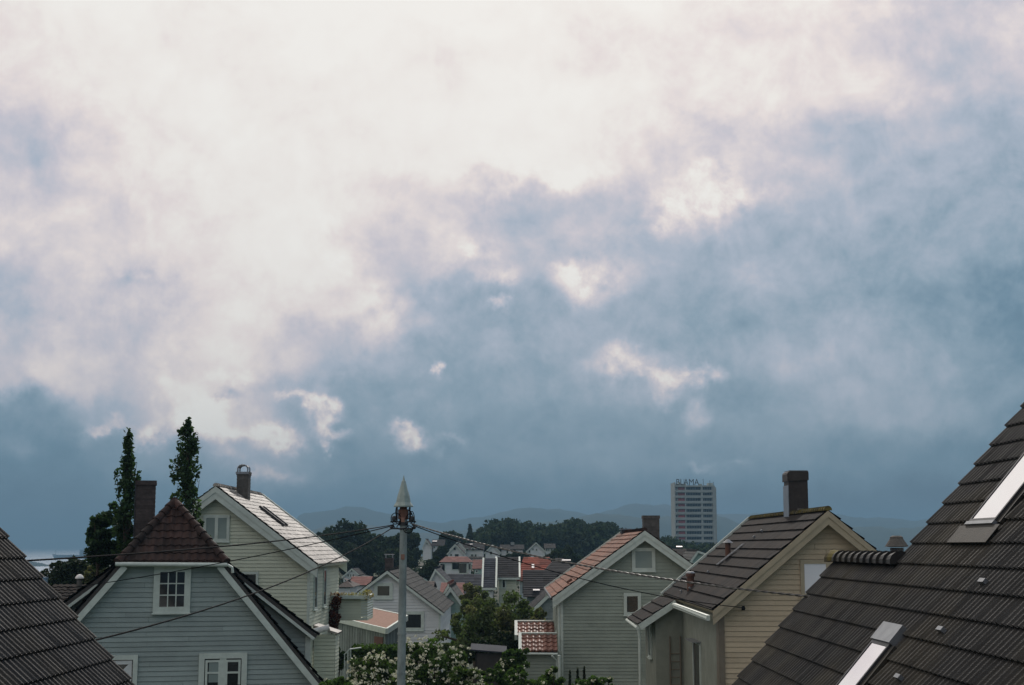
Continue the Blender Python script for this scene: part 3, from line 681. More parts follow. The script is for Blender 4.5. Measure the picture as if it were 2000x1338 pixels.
for s_ in (-1, 1):
    bg_ = MB(); dn2 = V3((s_, 0, -ts2)).normalized(); nn = V3((s_ * ts2, 0, 1)).normalized(); st = V3((xc + s_ * (aw + .02), D - .32, z1 + .10))
    bg_.obox(st, Y, dn2, nn, -.02, .03, .08, (z1 - zeA) * 1.3, -.30, -.121)
    bg_.obox(st, Y, dn2, nn, .03, .30, .08, (z1 - zeA) * 1.3, -.20, -.121); build('barge_board', bg_, M['trim'], ro)
    bg_ = MB(); dn3 = V3((s_, 0, -tB)).normalized(); n3 = V3((s_ * tB, 0, 1)).normalized(); st3 = V3((xc + s_ * (aw + .02), D + .75, z1 + .12))
    bg_.obox(st3, Y, dn3, n3, -.02, .03, .1, (hb - aw) / math.cos(R(38)) + .25, -.22, -.131); build('barge_board', bg_, M['trim'], ro)
    bg_ = MB(); bg_.obox(V3((xc + s_ * hb, D + 1.1, 0)), X * s_, Z, -Y, -.14, .03, zb1, zeB - .1, 0, .04); build('corner_board', bg_, M['trim'], t)
k = MB(); k.tube([V3((xc - aw - .2, D - .40, z1 - .02)), V3((xc + aw + .15, D - .40, z1 - .05))], .065, 10); k.tube([V3((xc + aw + .15, D - .40, z1 - .05)), V3((xc + aw + .3, D - .40, z1 - .13)), V3((xc + aw + .33, D - .38, z1 - .3))], .045, 8)
k.box(xc - aw - .05, xc + aw + .05, D - .3, D - .02, z1 - .10, z1 - .03); build('gutter', k, M['trim'], ro)
s_ = D / F
cw = W(336, 1151, D); window(t, V3((cw.x, D - .02, cw.z)), X, -Y, 46 * s_, 66 * s_, 3, 3, trim=.19, depth=.07, label='attic window with nine panes')
cw = W(433, 1315, D); wo = window(t, V3((cw.x, D - .02, cw.z)), X, -Y, 70 * s_, 52 * s_, 2, 1, trim=.17, depth=.07, bar=.2, label='lower right window with two white casements')
k = MB()
for sx_ in (-1, 1):
    for a_, b_2, c_, d_ in ((.04, .11, -.38, .38), (.44, .51, -.38, .38), (.11, .44, .31, .38), (.11, .44, -.04, .02)):
        x0_, x1_ = (a_, b_2) if sx_ > 0 else (-b_2, -a_)
        k.obox(V3((cw.x + (.03 * sx_), D - .02, cw.z)), X, Z, -Y, x0_, x1_, c_, d_, .03, .06)
build('casement', k, M['trim'], wo)
k = MB(); k.obox(V3((cw.x, D - .055, cw.z)), X, Z, -Y, -.43, -.12, -.03, .30, 0, .008); k.obox(V3((cw.x, D - .055, cw.z)), X, Z, -Y, -.43, -.12, -.30, -.05, 0, .008); build('curtain', k, M['glass_pale'], wo)
cw = W(238, 1312, D); wo = window(t, V3((cw.x, D - .02, cw.z)), X, -Y, 46 * s_, 48 * s_, 1, 1, trim=.14, depth=.07, label='lower left window with a drawn white curtain', glass='glass')
k = MB(); cv = V3((cw.x, D - .053, cw.z)); k.poly([cv + V3((-.34, 0, -.36)), cv + V3((.34, 0, -.36)), cv + V3((.34, 0, .36))]); k.obox(cv, X, Z, -Y, -.34, .34, .25, .36, 0, .01); build('curtain', k, M['curtain'], wo)
pcm = V3((xc + (284 - 337) / F * 49.2 / math.cos(R(13.6)), 0, 0)); zt = W(284, 940, D + 4.2).z
chimney(ro, V3((pcm.x, D + 4.2, 0)), .64, .62, z1 - .2, zt, 'brick', None)
k = MB(); k.box(pcm.x - .36, pcm.x - .33, D + 3.86, D + 4.5, z1, zt - .05); build('chimney_flashing', k, M['darkmetal'], ro)
XF = None

# ================================================================== HOUSE 2: tall cream house
D = 60.0
a = W(605, 1110, D); ap = W(425, 950, D); zr2_ = ap.z - .10; ze2 = ap.z - (a.x - ap.x) * (W(425, 950, D).z - W(620, 1106, D).z) / (W(620, 1106, D).x - ap.x)
zb2 = gz(-14, D) - .4
t = thing('cream_house', 'tall cream boarded house with sparkling pale tile roof and white barge boards', 'house', V3((ap.x, D, zb2)))
_gh(t, 2 * ap.x - a.x, a.x, ap.x, D, 10.0, zb2, ze2, zr2_, 'wall_cream', 'tile_pale', 'trim', [(423, 1032, 40, 40, dict(nx=2, bar=.13, trim=.12, glass='glass_pale', label='attic window with pale blinds')), (487, 1132, 26, 20, dict(trim=.1, label='small dark window behind the lower roof'))],
    [(W(476, 940, D + 3.4).x, 3.4, .50, .6, W(476, 922, D + 3.4).z, 'slatebrick', None)], 0, .45, .35, .15, dict(gauge=.30, wave=.30, amp=.035, step=.03, res=6, jit=.008), None, .42,
    [(1, 1.6, ze2 - 1.25, .7, 1.5, dict(trim=.1, sill=True)), (1, 4.6, ze2 - 1.25, .7, 1.5, dict(trim=.1)), (1, 2.4, ze2 - 4.3, .8, 1.2, dict(trim=.1))], True)
H2 = t
k = MB(); pc = W(476, 922, D + 3.4)      # arched cowl
arc = [V3((pc.x + math.cos(math.pi * i / 10) * .22, pc.y, pc.z + .14 + math.sin(math.pi * i / 10) * .16)) for i in range(11)]
for dy_ in (-.25, .25):
    k.tube([V3((pc.x + .22, pc.y + dy_, pc.z))] + [q + Y * dy_ for q in arc] + [V3((pc.x - .22, pc.y + dy_, pc.z))], .035, 6)
for i in range(10): k.quad(arc[i] - Y * .27 + Z * .02, arc[i] + Y * .27 + Z * .02, arc[i + 1] + Y * .27 + Z * .02, arc[i + 1] - Y * .27 + Z * .02)
k.box(pc.x - .29, pc.x + .29, pc.y - .34, pc.y + .34, pc.z - .10, pc.z - .001)
build('chimney_cowl', k, M['metal'], t)
# roof hatch pair and white far verge
run = a.x - ap.x; rise = zr2_ - ze2; ln = math.hypot(run, rise); dn = V3((run, 0, -rise)) / ln; nn = V3((rise, 0, run)) / ln
for yv in (3.6, 4.6):
    k = MB(); k.obox(V3((ap.x, D + yv, zr2_ + .10)), dn, Y, nn, 1.35, 2.75, -.07, .07, .06, .16); build('skylight_frame', k, M['darkmetal'], t)
k = MB(); k.obox(V3((ap.x, D + 4.1, zr2_ + .10)), dn, Y, nn, 1.4, 2.7, -.42, .42, .055, .09); build('skylight_pane', k, M['glass'], t)
# balcony on the side wall
D3 = 67.0; bx0 = a.x + .02; bx1 = W(718, 1180, D3).x; zt3 = W(700, 1166, D3).z; zb3 = W(700, 1211, D3).z
t3 = t
k = MB(); boards(k, V3((0, D3, 0)), X, -Y, lambda z: bx0, lambda z: bx1 - .3, zb3, zt3, .13); boards(k, V3((bx0, D3 + 2.6, 0)), -X, Y, lambda z: -(bx1 - bx0), lambda z: 0, zb3, zt3, .26)
k.box(bx0, bx1, D3 + .02, D3 + 2.58, zb3 - .02, zb3 + .1); ba = build('balcony', k, M['wall_cream'], t)
k = MB()
for i in range(9):
    z_ = zb3 + (zt3 - zb3) * (i + .15) / 9; k.add([V3((bx1 - .3, D3, z_)), V3((bx1, D3 + .02, z_ + .03)), V3((bx1, D3 + 2.6, z_ + .03)), V3((bx1 - .02, D3 + 2.6, z_ + .11)), V3((bx1 - .02, D3 + .02, z_ + .11)), V3((bx1 - .3, D3, z_ + .09))], [(0, 1, 4, 5), (1, 2, 3, 4)])
build('slats', k, M['trim'], ba)
k = MB(); k.box(bx0, bx1 + .04, D3 - .08, D3 + .06, zt3, zt3 + .07); k.box(bx1 - .1, bx1 + .04, D3 + .06, D3 + 2.6, zt3, zt3 + .07); k.box(bx0, bx1 - .1, D3 + 2.46, D3 + 2.6, zt3, zt3 + .07); build('handrail', k, M['trim'], ba)
# porch canopy below
pc = W(640, 1236, 62.5)
k = MB(); k.beam(V3((a.x + .02, 61.2, pc.z + .32)), V3((a.x + 1.05, 61.2, pc.z)), V3((0, 0, 1)), 0, .08, -1.5, 0); cn = build('porch_roof', k, M['tile_pale'], t)
k = MB(); boards(k, V3((a.x, 61.3, 0)), X, -Y, lambda z: .05, lambda z: .95, zb2, pc.z + .0, .15); boards(k, V3((a.x + .95, 61.3, 0)), Y, X, lambda z: 0, lambda z: 1.3, zb2, pc.z, .15); build('porch', k, M['wall_cream'], t)
k = MB(); q0 = V3((a.x + .0, 60.8, pc.z + .12)); q1 = V3((a.x + .75, 60.9, pc.z + .32)); k.tube([q0, q1], .13, 14); tag(build('awning_roll', k, M['fabric'], t))

# ================================================================== HOUSE 5: sage house, centre right
D = 68.0
a = W(1096, 1162, D); ap = W(1258, 1036, D); zr5 = ap.z - .10; ze5 = ap.z - (ap.x - W(1096, 0, D).x) * (W(0, 1036, D).z - W(0, 1162, D).z) / (W(1258, 0, D).x - W(1090, 0, D).x)
zb5 = gz(4, D) - .3
t = thing('sage_house', 'grey green boarded house with faded orange tile slope and square chimney on its ridge', 'house', V3((ap.x, D, zb5)))
_gh(t, a.x, 2 * ap.x - a.x, ap.x, D, 13.5, zb5, ze5, zr5, 'wall_sage', 'tile_orange', 'trim', [(1257, 1093, 32, 32, dict(trim=.16, nx=1, glass='glass_pale', label='attic window with pale curtain')), (1235, 1180, 21, 30, dict(trim=.15, label='small dark window by the downpipe'))],
    [(W(1271, 1020, D + 3).x, 3.0, .78, .7, W(1271, 1007, D + 3).z, 'slatebrick', None)], 0, .5, .4, .155, dict(gauge=.36, wave=.30, amp=.018, step=.05, res=6, jit=.006), 'tile_darkred', .38,
    [(-1, 2.2, ze5 - 1.4, .8, 1.3, dict(trim=.1)), (-1, 5.6, ze5 - 1.4, .8, 1.3, dict(trim=.1))], True)
k = MB(); q = W(1222, 1040, D + 11); k.box(q.x - .25, q.x + .25, q.y - .25, q.y + .25, q.z - .6, q.z + .15); co = build('chimney', k, M['darkmetal'], t)
k = MB(); k.box(q.x - .32, q.x + .32, q.y - .32, q.y + .32, q.z + .151, q.z + .2); build('chimney_cap', k, M['metal'], co)
k = MB(); el_ = ze5 - .25; k.tube([V3((a.x - .46, D - .3, el_)), V3((a.x - .46, D + 13.6, el_ + .05))], .07, 8); build('gutter', k, M['darkmetal'], t)
k = MB(); k.tube([V3((a.x - .46, D - .2, el_)), V3((a.x - .12, D - .05, el_ - .4)), V3((a.x - .10, D - .05, zb5))], .05, 8); build('downpipe', k, M['trim'], t)
k = MB(); run = ap.x - a.x; rise = zr5 - ze5; ln5 = math.hypot(run, rise); dn5 = V3((-run, 0, -rise)) / ln5; nn5 = V3((-rise, 0, run)) / ln5
k.obox(V3((ap.x, D + 1.2, zr5 + .1)), dn5, Y, nn5, ln5 - .75, ln5 - .45, -.14, .14, .05, .16); build('roof_vent', k, M['rust'], t)
k = MB(); p = W(1092, 1282, D - 2.2); k.tube([V3((p.x, p.y, p.z)), V3((p.x, p.y, zb5))], .07, 10); k.lathe(V3((p.x, p.y, p.z)), [(.085, 0), (.085, .04), (.02, .07)], 10)
tag(build('post', k, M['trim'], origin=V3((p.x, p.y, zb5))), 'pale round post standing before the sage house corner', 'post')

# annexe with glazed red tiles: two stepped monopitch roofs against the sage house's side wall
t = thing('tool_shed', 'small grey shed under two stepped slopes of shiny red pantiles', 'shed', V3((1.0, 66, gz(1, 66))))
TG = dict(gauge=.36, wave=.28, amp=.055, step=.04, res=10, jit=.004)
def slope_to(px0, px1, y_top, y_bot, Dn, name='roof', off=0):
    B0 = W(px0, y_bot, Dn); B1 = W(px1, y_bot, Dn); Dt = Dn + 1.35
    T0 = W(px0, y_top, Dt); T0.x = B0.x; T1x = V3((B1.x, Dt, T0.z)); d_ = B0 - T0
    r__ = MB(); tiles(r__, T0, T1x, d_, d_.length, **TG); o_ = build(name, r__, M['tile_glazed'], t)
    k_ = MB(); n_ = (X.cross(d_)).normalized(); n_ = n_ if n_.z > 0 else -n_
    k_.obox(T0, X, d_.normalized(), n_, .02, (T1x - T0).length, 0, d_.length - .02, -.12, -.012); build('roof_deck', k_, M['deck'], o_)
    k_ = MB(); k_.obox(T0, X, d_.normalized(), n_, -.12, .018, -.05, d_.length, -.16, .10); k_.obox(T0, X, d_.normalized(), n_, .019, (T1x - T0).length, -.06, -.002, -.05, .10); build('barge_board', k_, M['trim'], o_)
    return T0, B0, B1
Tf, Bf, Bf1 = slope_to(1018, 1089, 1240, 1273, 66.0)
Tb, Bb, Bb1 = slope_to(1010, 1084, 1216, 1244, 69.0)
k = MB(); boards(k, V3((0, 66.25, 0)), X, -Y, lambda z: Bf.x + .2, lambda z: a.x - .05, gz(1, 66) - .3, Bf.z + .0, .15); boards(k, V3((Bf.x + .2, 66.25, 0)), -Y, -X, lambda z: -1.2, lambda z: 0, gz(1, 66) - .3, Bf.z, .15)
boards(k, V3((0, 69.1, 0)), X, -Y, lambda z: Bb.x + .2, lambda z: a.x - .05, gz(1, 66) - .3, Bb.z + .1, .15); boards(k, V3((Bb.x + .2, 69.1, 0)), -Y, -X, lambda z: -1.4, lambda z: 0, gz(1, 66) - .3, Bb.z, .15)
build('wall', k, M['wall_sage'], t)
k = MB(); q = W(1082, 1280, 66); k.tube([V3((q.x - .1, 65.85, q.z)), V3((q.x + .12, 66.0, q.z - .25)), V3((q.x + .12, 66.1, gz(2, 66)))], .045, 8); k.tube([V3((Bf.x, 65.93, Bf.z - .08)), V3((Bf1.x, 65.93, Bf.z - .1))], .055, 8); build('gutter', k, M['trim'], t)

# ================================================================== HOUSE 6: ochre house, right
D = 44.0
ap = W(1612, 997, D); xw = W(1405, 0, D).x; zr6 = ap.z - .1
sl6 = (W(0, 997, D).z - W(0, 1186, D).z) / (W(1612, 0, D).x - W(1390, 0, D).x)
ze6 = ap.z - (ap.x - xw) * sl6 - .1; zb6 = gz(8, D) - .3
t = thing('ochre_house', 'ochre boarded house with brown black tile roof, tall clad chimney and lower side wing', 'house', V3((ap.x, D, zb6)))
T6 = dict(gauge=.46, wave=.30, amp=.012, step=.05, res=4, jit=.006)
_gh(t, xw, 2 * ap.x - xw, ap.x, D, 13.5, zb6, ze6, zr6, 'wall_ochre', 'tile_brownblack', 'trim_beige',
    [(1592, 1130, 42, 56, dict(trim=.12, glass='glass_white', label='window with a white pane'))],
    [], 0, .35, .35, .155, T6, 'moss', .32,
    [], True)
H6 = t
# tall sheet clad chimney with a curved hood
q = W(1556, 1010, D + 5.6); zt = W(1556, 932, D + 5.6).z
k = MB(); k.box(q.x - .33, q.x + .33, q.y - .42, q.y + .42, zr6 - 1.0, zt + .1)
for i in range(4): k.box(q.x - .337, q.x + .337, q.y - .427, q.y + .427, zr6 + .1 + i * .42, zr6 + .12 + i * .42)
co = build('chimney', k, M['chimney_clad'], t)
k = MB(); k.box(q.x - .36, q.x - .338, q.y - .45, q.y + .45, zr6 - .8, zt - .3); build('chimney_flashing', k, M['metal'], co)
k = MB(); arc = [(-.375, -.16), (-.375, .08), (-.35, .15), (-.28, .19), (.33, .19), (.355, .17), (.36, .12), (.36, -.12)]
k.add([V3((q.x + x_, q.y - .47, zt + z_)) for x_, z_ in arc] + [V3((q.x + x_, q.y + .47, zt + z_)) for x_, z_ in arc], [(i, i + 1, i + 9, i + 8) for i in range(7)] + [tuple(range(8))[::-1], tuple(range(8, 16))])
build('chimney_hood', k, M['chimney_clad'], co)
k = MB(); k.box(q.x - .30, q.x + .33, q.y - .47, q.y + .47, zt + .191, zt + .215); build('hood_rim', k, M['metal'], co)
k = MB(); k.lathe(V3((q.x + .0, q.y - .75, zr6 + .12)), [(.17, -.2), (.16, .1), (.1, .16)], 12); build('vent_cap', k, M['slatebrick'], t)
# ridge, slope frame of the left slope
run = ap.x - xw; rise = zr6 - ze6; ln6 = math.hypot(run, rise); dn6 = V3((-run, 0, -rise)) / ln6; nn6 = V3((-rise, 0, run)) / ln6; O6 = V3((ap.x, D, zr6 + .10))
def on6(px, py):
    o = V3((0, 0, E)); p_ = W(px, py, 1) - o; s__ = (O6 - o).dot(nn6) / p_.dot(nn6); return o + p_ * s__
q = on6(1422, 1090); k = MB(); k.tube([q - Z * .1, q + Z * .55], .10, 12); vo = build('vent_pipe', k, M['rust'], t)
k = MB(); k.lathe(q + Z * .55, [(.2, 0), (.03, .13)], 14); build('vent_cap', k, M['metal'], vo)
q = on6(1349, 1150); k = MB(); k.tube([q - Z * .1, q + Z * .5], .13, 12); k.lathe(q + Z * .44, [(.17, 0), (.17, .12)], 12); vo = build('vent_pipe', k, M['rust'], t)
k = MB(); k.lathe(q + Z * .561, [(.18, 0), (.12, .06)], 12); build('vent_cap', k, M['metal'], vo)
q0, q1 = on6(1405, 1107), on6(1457, 1066); k = MB(); sd_ = Y
for o_ in (0, .3): k.tube([q0 + Y * o_ + nn6 * .09, q1 + Y * o_ + nn6 * .09], .022, 6)
for i in range(8): f_ = (i + .5) / 8; q = q0.lerp(q1, f_) + nn6 * .09; k.tube([q, q + Y * .3], .015, 5)
build('roof_ladder', k, M['metal'], t)
for px, py in ((1386, 1120), (1476, 1052), (1491, 1040), (1350, 1152), (1333, 1158)):
    q = on6(px, py); k = MB(); k.obox(q, Y, dn6, nn6, -.06, .06, -.03, .03, .03, .12); build('snow_hook', k, M['metal'], t)
# lower side wing at the rear left
Dw0, Dw1 = D + 9.4, D + 13.5
ew = W(1245, 1219, Dw0); xww = W(1279, 0, Dw0).x; kx = xw - .35; kz = ze6 - .35 * sl6 + .12
sw = (kz - ew.z) / (kx - ew.x)
st = V3((kx, Dw0 - .35, kz)); dw = V3((-(kx - ew.x), 0, -(kz - ew.z))); lw = dw.length; dw.normalize(); nw = V3((-sw, 0, 1)).normalized()
k = MB(); tiles(k, st, V3((kx, Dw1 + .35, kz)), dw, lw, **T6); wr = build('roof', k, M['tile_brownblack'], t)
k = MB(); k.obox(st, Y, dw, nw, .03, Dw1 - Dw0 + .6, 0, lw - .03, -.1, -.015); build('roof_deck', k, M['deck'], wr)
k = MB(); k.obox(st, Y, dw, nw, -.03, .03, 0, lw, -.22, .0); build('barge_board', k, M['trim'], wr); k = MB(); k.obox(st, Y, dw, nw, Dw1 - Dw0 + .66, Dw1 - Dw0 + .72, 0, lw, -.2, .05); build('barge_board', k, M['trim'], wr)
k = MB(); k.obox(V3((kx, D - .3, ze6 - .35 * sl6)), Y, Z, X, 0, 9.3, -.14, .02, -.10, .0); k.tube([V3((kx - .06, D - .3, kz - .2)), V3((kx - .06, D + 9.0, kz - .16))], .065, 8); k.tube([V3((ew.x - .03, Dw0 - .35, ew.z - .12)), V3((ew.x - .03, Dw1 + .4, ew.z - .08))], .065, 8); build('gutter', k, M['trim'], t)
k = MB(); k.tube([V3((ew.x, Dw0 - .3, ew.z - .15)), V3((ew.x + .05, Dw0 - .25, ew.z - .5)), V3((ew.x + .05, Dw0 - .25, zb6))], .05, 8); build('downpipe', k, M['trim'], t)
k = MB(); zc = lambda x_: kz - (kx - x_) * sw - .12
k.poly([V3((xww, Dw0, zb6)), V3((xw, Dw0, zb6)), V3((xw, Dw0, zc(kx))), V3((kx, Dw0, zc(kx))), V3((xww, Dw0, zc(xww)))]); k.poly([V3((xww, Dw1, zb6)), V3((xw, Dw1, zb6)), V3((xw, Dw1, zc(kx))), V3((xww, Dw1, zc(xww)))])
k.quad(V3((xww, Dw0, zb6)), V3((xww, Dw1, zb6)), V3((xww, Dw1, zc(xww))), V3((xww, Dw0, zc(xww)))); build('wing_wall', k, M['wall_shade_grey'], t)
k = MB()     # skin coloured for shade on the side wall, 2 cm proud of the boards
k.box(xw - .045, xw - .025, D + .45, Dw0 - .001, zb6, ze6 - .16); build('side_wall', k, M['wall_shade_grey'], t)
k = MB(); k.box(xw - .07, xw - .001, D - .03, D + .45, zb6, ze6 - .16); k.box(xw - .07, xw + .11, D - .075, D - .04, zb6, ze6 - .16); build('corner_board', k, M['trim_brown'], t)
window(t, V3((xww - .02, Dw0 + 1.9, W(0, 1258, Dw0).z)), -Y, -X, .9, 1.1, trim=.08)
k = MB(); q = V3((xw - .05, D + 5.2, W(0, 1252, D + 5.2).z)); k.beam(q + Y * 1.0, q - Y * 1.0, Z, 0, .03, -.02, .30); build('window_canopy', k, M['metal'], t)
window(t, V3((xw - .05, D + 5.2, W(0, 1300, D + 5.2).z)), -Y, -X, 1.7, 1.45, trim=.09, label='tall narrow window in the dark grey side wall')
k = MB()
lx0, lx1 = W(1306, 0, Dw0).x, W(1326, 0, Dw0).x
for x_ in (lx0, lx1): k.tube([V3((x_, Dw0 - .10, zb6)), V3((x_, Dw0 - .06, W(0, 1243, Dw0).z))], .03, 6)
for i in range(14): z_ = zb6 + .3 + i * .28; k.tube([V3((lx0, Dw0 - .09, z_)), V3((lx1, Dw0 - .09, z_))], .018, 5)
tag(build('ladder', k, M['trim_brown'], origin=V3((lx0, Dw0, zb6))), 'dark ladder leaning on the shaded wing wall of the ochre house', 'ladder')
k = MB(); q = W(1443, 1166, D); k.box(q.x - .09, q.x + .09, D - .18, D - .02, q.z - .12, q.z + .14); k.box(q.x - .11, q.x + .11, D - .2, D - .02, q.z + .141, q.z + .17); build('meter_box', k, M['trim_beige'], t)
k = MB(); q = W(1452, 1188, D); k.tube([V3((q.x, D, q.z)), V3((q.x, D - .22, q.z)), V3((q.x - .05, D - .3, q.z + .02))], .03, 6); k.lathe(V3((q.x - .05, D - .3, q.z)), [(.05, -.05), (.06, 0), (.04, .08)], 10); build('cable_bracket', k, M['cable'], t)

# ================================================================== HOUSE 3: white house, centre left
D = 95.0; zb3_ = gz(-7, D) - .5
ap = W(757, 1114, D)
t = thing('white_house', 'white boarded house with grey tile roof standing behind the wooden pole', 'house', V3((ap.x, D, zb3_)))
xa3 = W(668, 0, D).x; xb3 = W(860, 0, D).x; sl3 = (W(0, 1114, D).z - W(0, 1196, D).z) / (W(866, 0, D).x - ap.x)
rise = (xb3 - ap.x) * sl3
_gh(t, 2 * ap.x - xb3, xb3, ap.x, D, 17.0, zb3_, ap.z - .1 - rise, ap.z - .1, 'wall_white', 'tile_grey', 'trim',
    [(749, 1154, 23, 18, dict(trim=.22)), (807, 1213, 30, 25, dict(trim=.2, label='lower window beside the pole'))],
    [(W(760, 0, D + 5).x, 5.0, .55, .55, W(0, 1090, D + 5).z, 'brick', 'flat')], 0, .3, .3, .2, dict(gauge=.4, wave=.33, amp=.03, step=.03, res=5, jit=.006), None, .16)
# shed with terracotta felt roof
D = 72.0; t = thing('garden_shed', 'low grey plank shed with flat pinkish roof below the balcony', 'shed', V3((-8, D + 3, gz(-8, D))))
c = W(755, 1232, D); l = W(655, 1208, D + 5.5); r = W(795, 1206, D + 4.5); fb = W(690, 1188, D + 10)
# near corner c, left corner l, right corner r, back corner fb
zs = gz(-8, 74) - .2
fb = l + (r - c); fb.z = l.z + (r.z - c.z)
k = MB(); up = Z * .1
k.poly([c + up, r + up, fb + up, l + up]); ro = build('roof', k, M['felt'], t)
k = MB()
for p, q in ((l, c), (c, r), (r, fb), (fb, l)): k.beam(p, q, Z, -.16, .12, -.06, .06)
build('fascia', k, M['trim'], t)
k = MB(); ins = lambda p: p + ((c + fb) / 2 - p) * .07
for p, q in ((ins(l), ins(c)), (ins(c), ins(r)), (ins(r), ins(fb)), (ins(fb), ins(l))):
    d_ = V3((q.x - p.x, q.y - p.y, 0)); w_ = d_.length; d_.normalize(); n_ = V3((d_.y, -d_.x, 0))
    planks(k, V3((p.x, p.y, 0)), d_, n_, w_, zs, lambda s_, p=p, q=q, w_=w_: p.z + (q.z - p.z) * s_ / w_ - .08, .16)
build('wall', k, M['wall_greyplank'], t)
k = MB(); p, q = ins(l), ins(c); p2 = p.lerp(q, .80); q2 = p.lerp(q, .97); d_ = V3((q2.x - p2.x, q2.y - p2.y, 0)); w_ = d_.length; d_.normalize(); n_ = V3((d_.y, -d_.x, 0))
k.obox(V3((p2.x, p2.y, 0)), d_, Z, n_, 0, w_, zs, c.z - .35, .03, .06); build('door', k, M['rust'], t)

# small building with balcony behind the big tree and the dark garden hut, fence
gable_house('outbuilding', 'pale green gabled outbuilding right of the white house', 'house', 112, 845, 915, 1148, 1196, 1290, 9, 'wall_mint', 'tile_grey', chim=(), windows=[(885, 1208, 14, 16, dict(trim=.1))], tile=dict(gauge=.4, wave=.4, amp=0, step=.03), apex=880)
D = 62; t = thing('hut', 'low black garden hut with a flat grey roof edge', 'hut', V3((W(955, 0, D).x, D, gz(-1, D))))
x0, x1 = W(930, 0, D).x, W(985, 0, D).x; zt = W(0, 1276, D).z; zg = gz(-1, D) - .2
k = MB()
planks(k, V3((x0, D, 0)), X, -Y, x1 - x0, zg, lambda s_: zt, .12); planks(k, V3((x0, D + 1.8, 0)), -Y, -X, 1.8, zg, lambda s_: zt, .12); planks(k, V3((x1, D, 0)), Y, X, 1.8, zg, lambda s_: zt, .12)
build('wall', k, M['deck'], t)
k = MB(); k.add([V3((x0 - .25, D - .2, zt + .12)), V3((x1 + .1, D - .2, zt)), V3((x1 + .1, D + 2.1, zt + .1)), V3((x0 - .25, D + 2.1, zt + .22)), V3((x0 - .25, D - .2, zt + .18)), V3((x1 + .1, D - .2, zt + .06)), V3((x1 + .1, D + 2.1, zt + .16)), V3((x0 - .25, D + 2.1, zt + .28))], [(0, 1, 2, 3), (4, 7, 6, 5), (0, 4, 5, 1), (1, 5, 6, 2), (2, 6, 7, 3), (3, 7, 4, 0)]); build('roof', k, M['tile_bluegrey'], t)
D = 84; x0, x1 = W(868, 0, D).x, W(915, 0, D).x; k = MB(); zf = gz(-3, D)
n = 16
for i in range(n):
    a_ = x0 + (x1 - x0) * i / n; k.box(a_, a_ + (x1 - x0) / n * .8, D, D + .03, zf - .2, W(0, 1262, D).z + .05 * math.sin(i * 2.), random.random())
k.box(x0, x1, D + .031, D + .07, zf + .3, zf + .4); k.box(x0, x1, D + .031, D + .07, zf + 1.2, zf + 1.3)
tag(build('fence', k, M['wall_greyplank'], origin=V3(((x0 + x1) / 2, D, zf))), 'weathered grey plank fence between flowering shrub and big tree', 'fence')
# lawn patch
D = 56; k = MB(); pts = [(898, 1300), (935, 1300)]
xl_, xr_ = W(880, 0, 60).x, W(950, 0, 60).x
nx2 = 12; kk = []
k.np_add(np.array([[xl_ + (xr_ - xl_) * i / 10, 48 + 34 * j / 10, gz(xl_, 48 + 34 * j / 10) + .03] for j in range(11) for i in range(11)]), np.array([[j * 11 + i, j * 11 + i + 1, (j + 1) * 11 + i + 1, (j + 1) * 11 + i] for j in range(10) for i in range(10)]))
tag(build('lawn', k, M['grass']), kind='structure')

# step railing by the cream house
t = thing('stair_railing', 'white metal railing of garden steps beside the cream house', 'railing', V3((W(680, 0, 62).x, 62, gz(-7, 62))))
D = 62; k = MB(); pA = W(672, 1279, D); pB = W(683, 1268, D); pC = W(702, 1267, D); k.tube([pA, pB, pC + Y * .6], .028, 6); build('handrail', k, M['trim'], t)
for px, py in ((673, 1279), (679, 1273), (685, 1269)):
    p = W(px, py, D); k = MB(); k.tube([p, V3((p.x, p.y, W(0, 1303, D).z - 1.5))], .022, 6); build('post', k, M['trim'], t)

# house behind at left: brown tiled roof and little chimneys
D = 56.0
t = thing('brown_roofed_house', 'low house with worn brown tile roof behind the grey green house', 'house', V3((-17, D, gz(-17, D))))
x0, x1 = W(60, 0, D).x, W(262, 0, D).x; zt, ze_ = W(0, 1142, D + 3).z, W(0, 1200, D).z; zg = gz(-17, D) - .5
k = MB(); dv = V3((0, -3.2, ze_ - zt)); tiles(k, V3((x0, D + 3, zt)), V3((x1, D + 3, zt)), dv, dv.length, .34, .26, .03, .03, 5); tiles(k, V3((x0, D + 3, zt)), V3((x1, D + 3, zt)), V3((0, 3.2, ze_ - zt)), dv.length, .34, .26, .03, .03, 3)
ro = build('roof', k, M['tile_brownblack'], t)
k = MB(); k.box(x0 + .3, x1 - .3, D + .1, D + 5.9, zg, ze_ - .05)
for x_ in (x0 + .3, x1 - .3): k.poly([V3((x_, D + .1, ze_ - .05)), V3((x_, D + 5.9, ze_ - .05)), V3((x_, D + 3, zt - .1))])
build('wall', k, M['wall_greyplank'], t)
p = W(155, 1136, D + 1.5); k = MB(); k.lathe(p, [(.11, -.5), (.11, .12)], 10); vo = build('vent_pipe', k, M['slatebrick'], t)
k = MB(); k.lathe(p + Z * .12, [(.17, 0), (.17, .05), (.10, .14), (.02, .17)], 12); build('vent_cap', k, M['fabric'], vo)
p = W(88, 1145, D + 2); k = MB(); k.lathe(p, [(.10, -.4), (.10, .3), (.12, .3), (.12, .36)], 10); build('vent_pipe', k, M['blue_pipe'], t)['label'] = 'blue grey vent pipe'

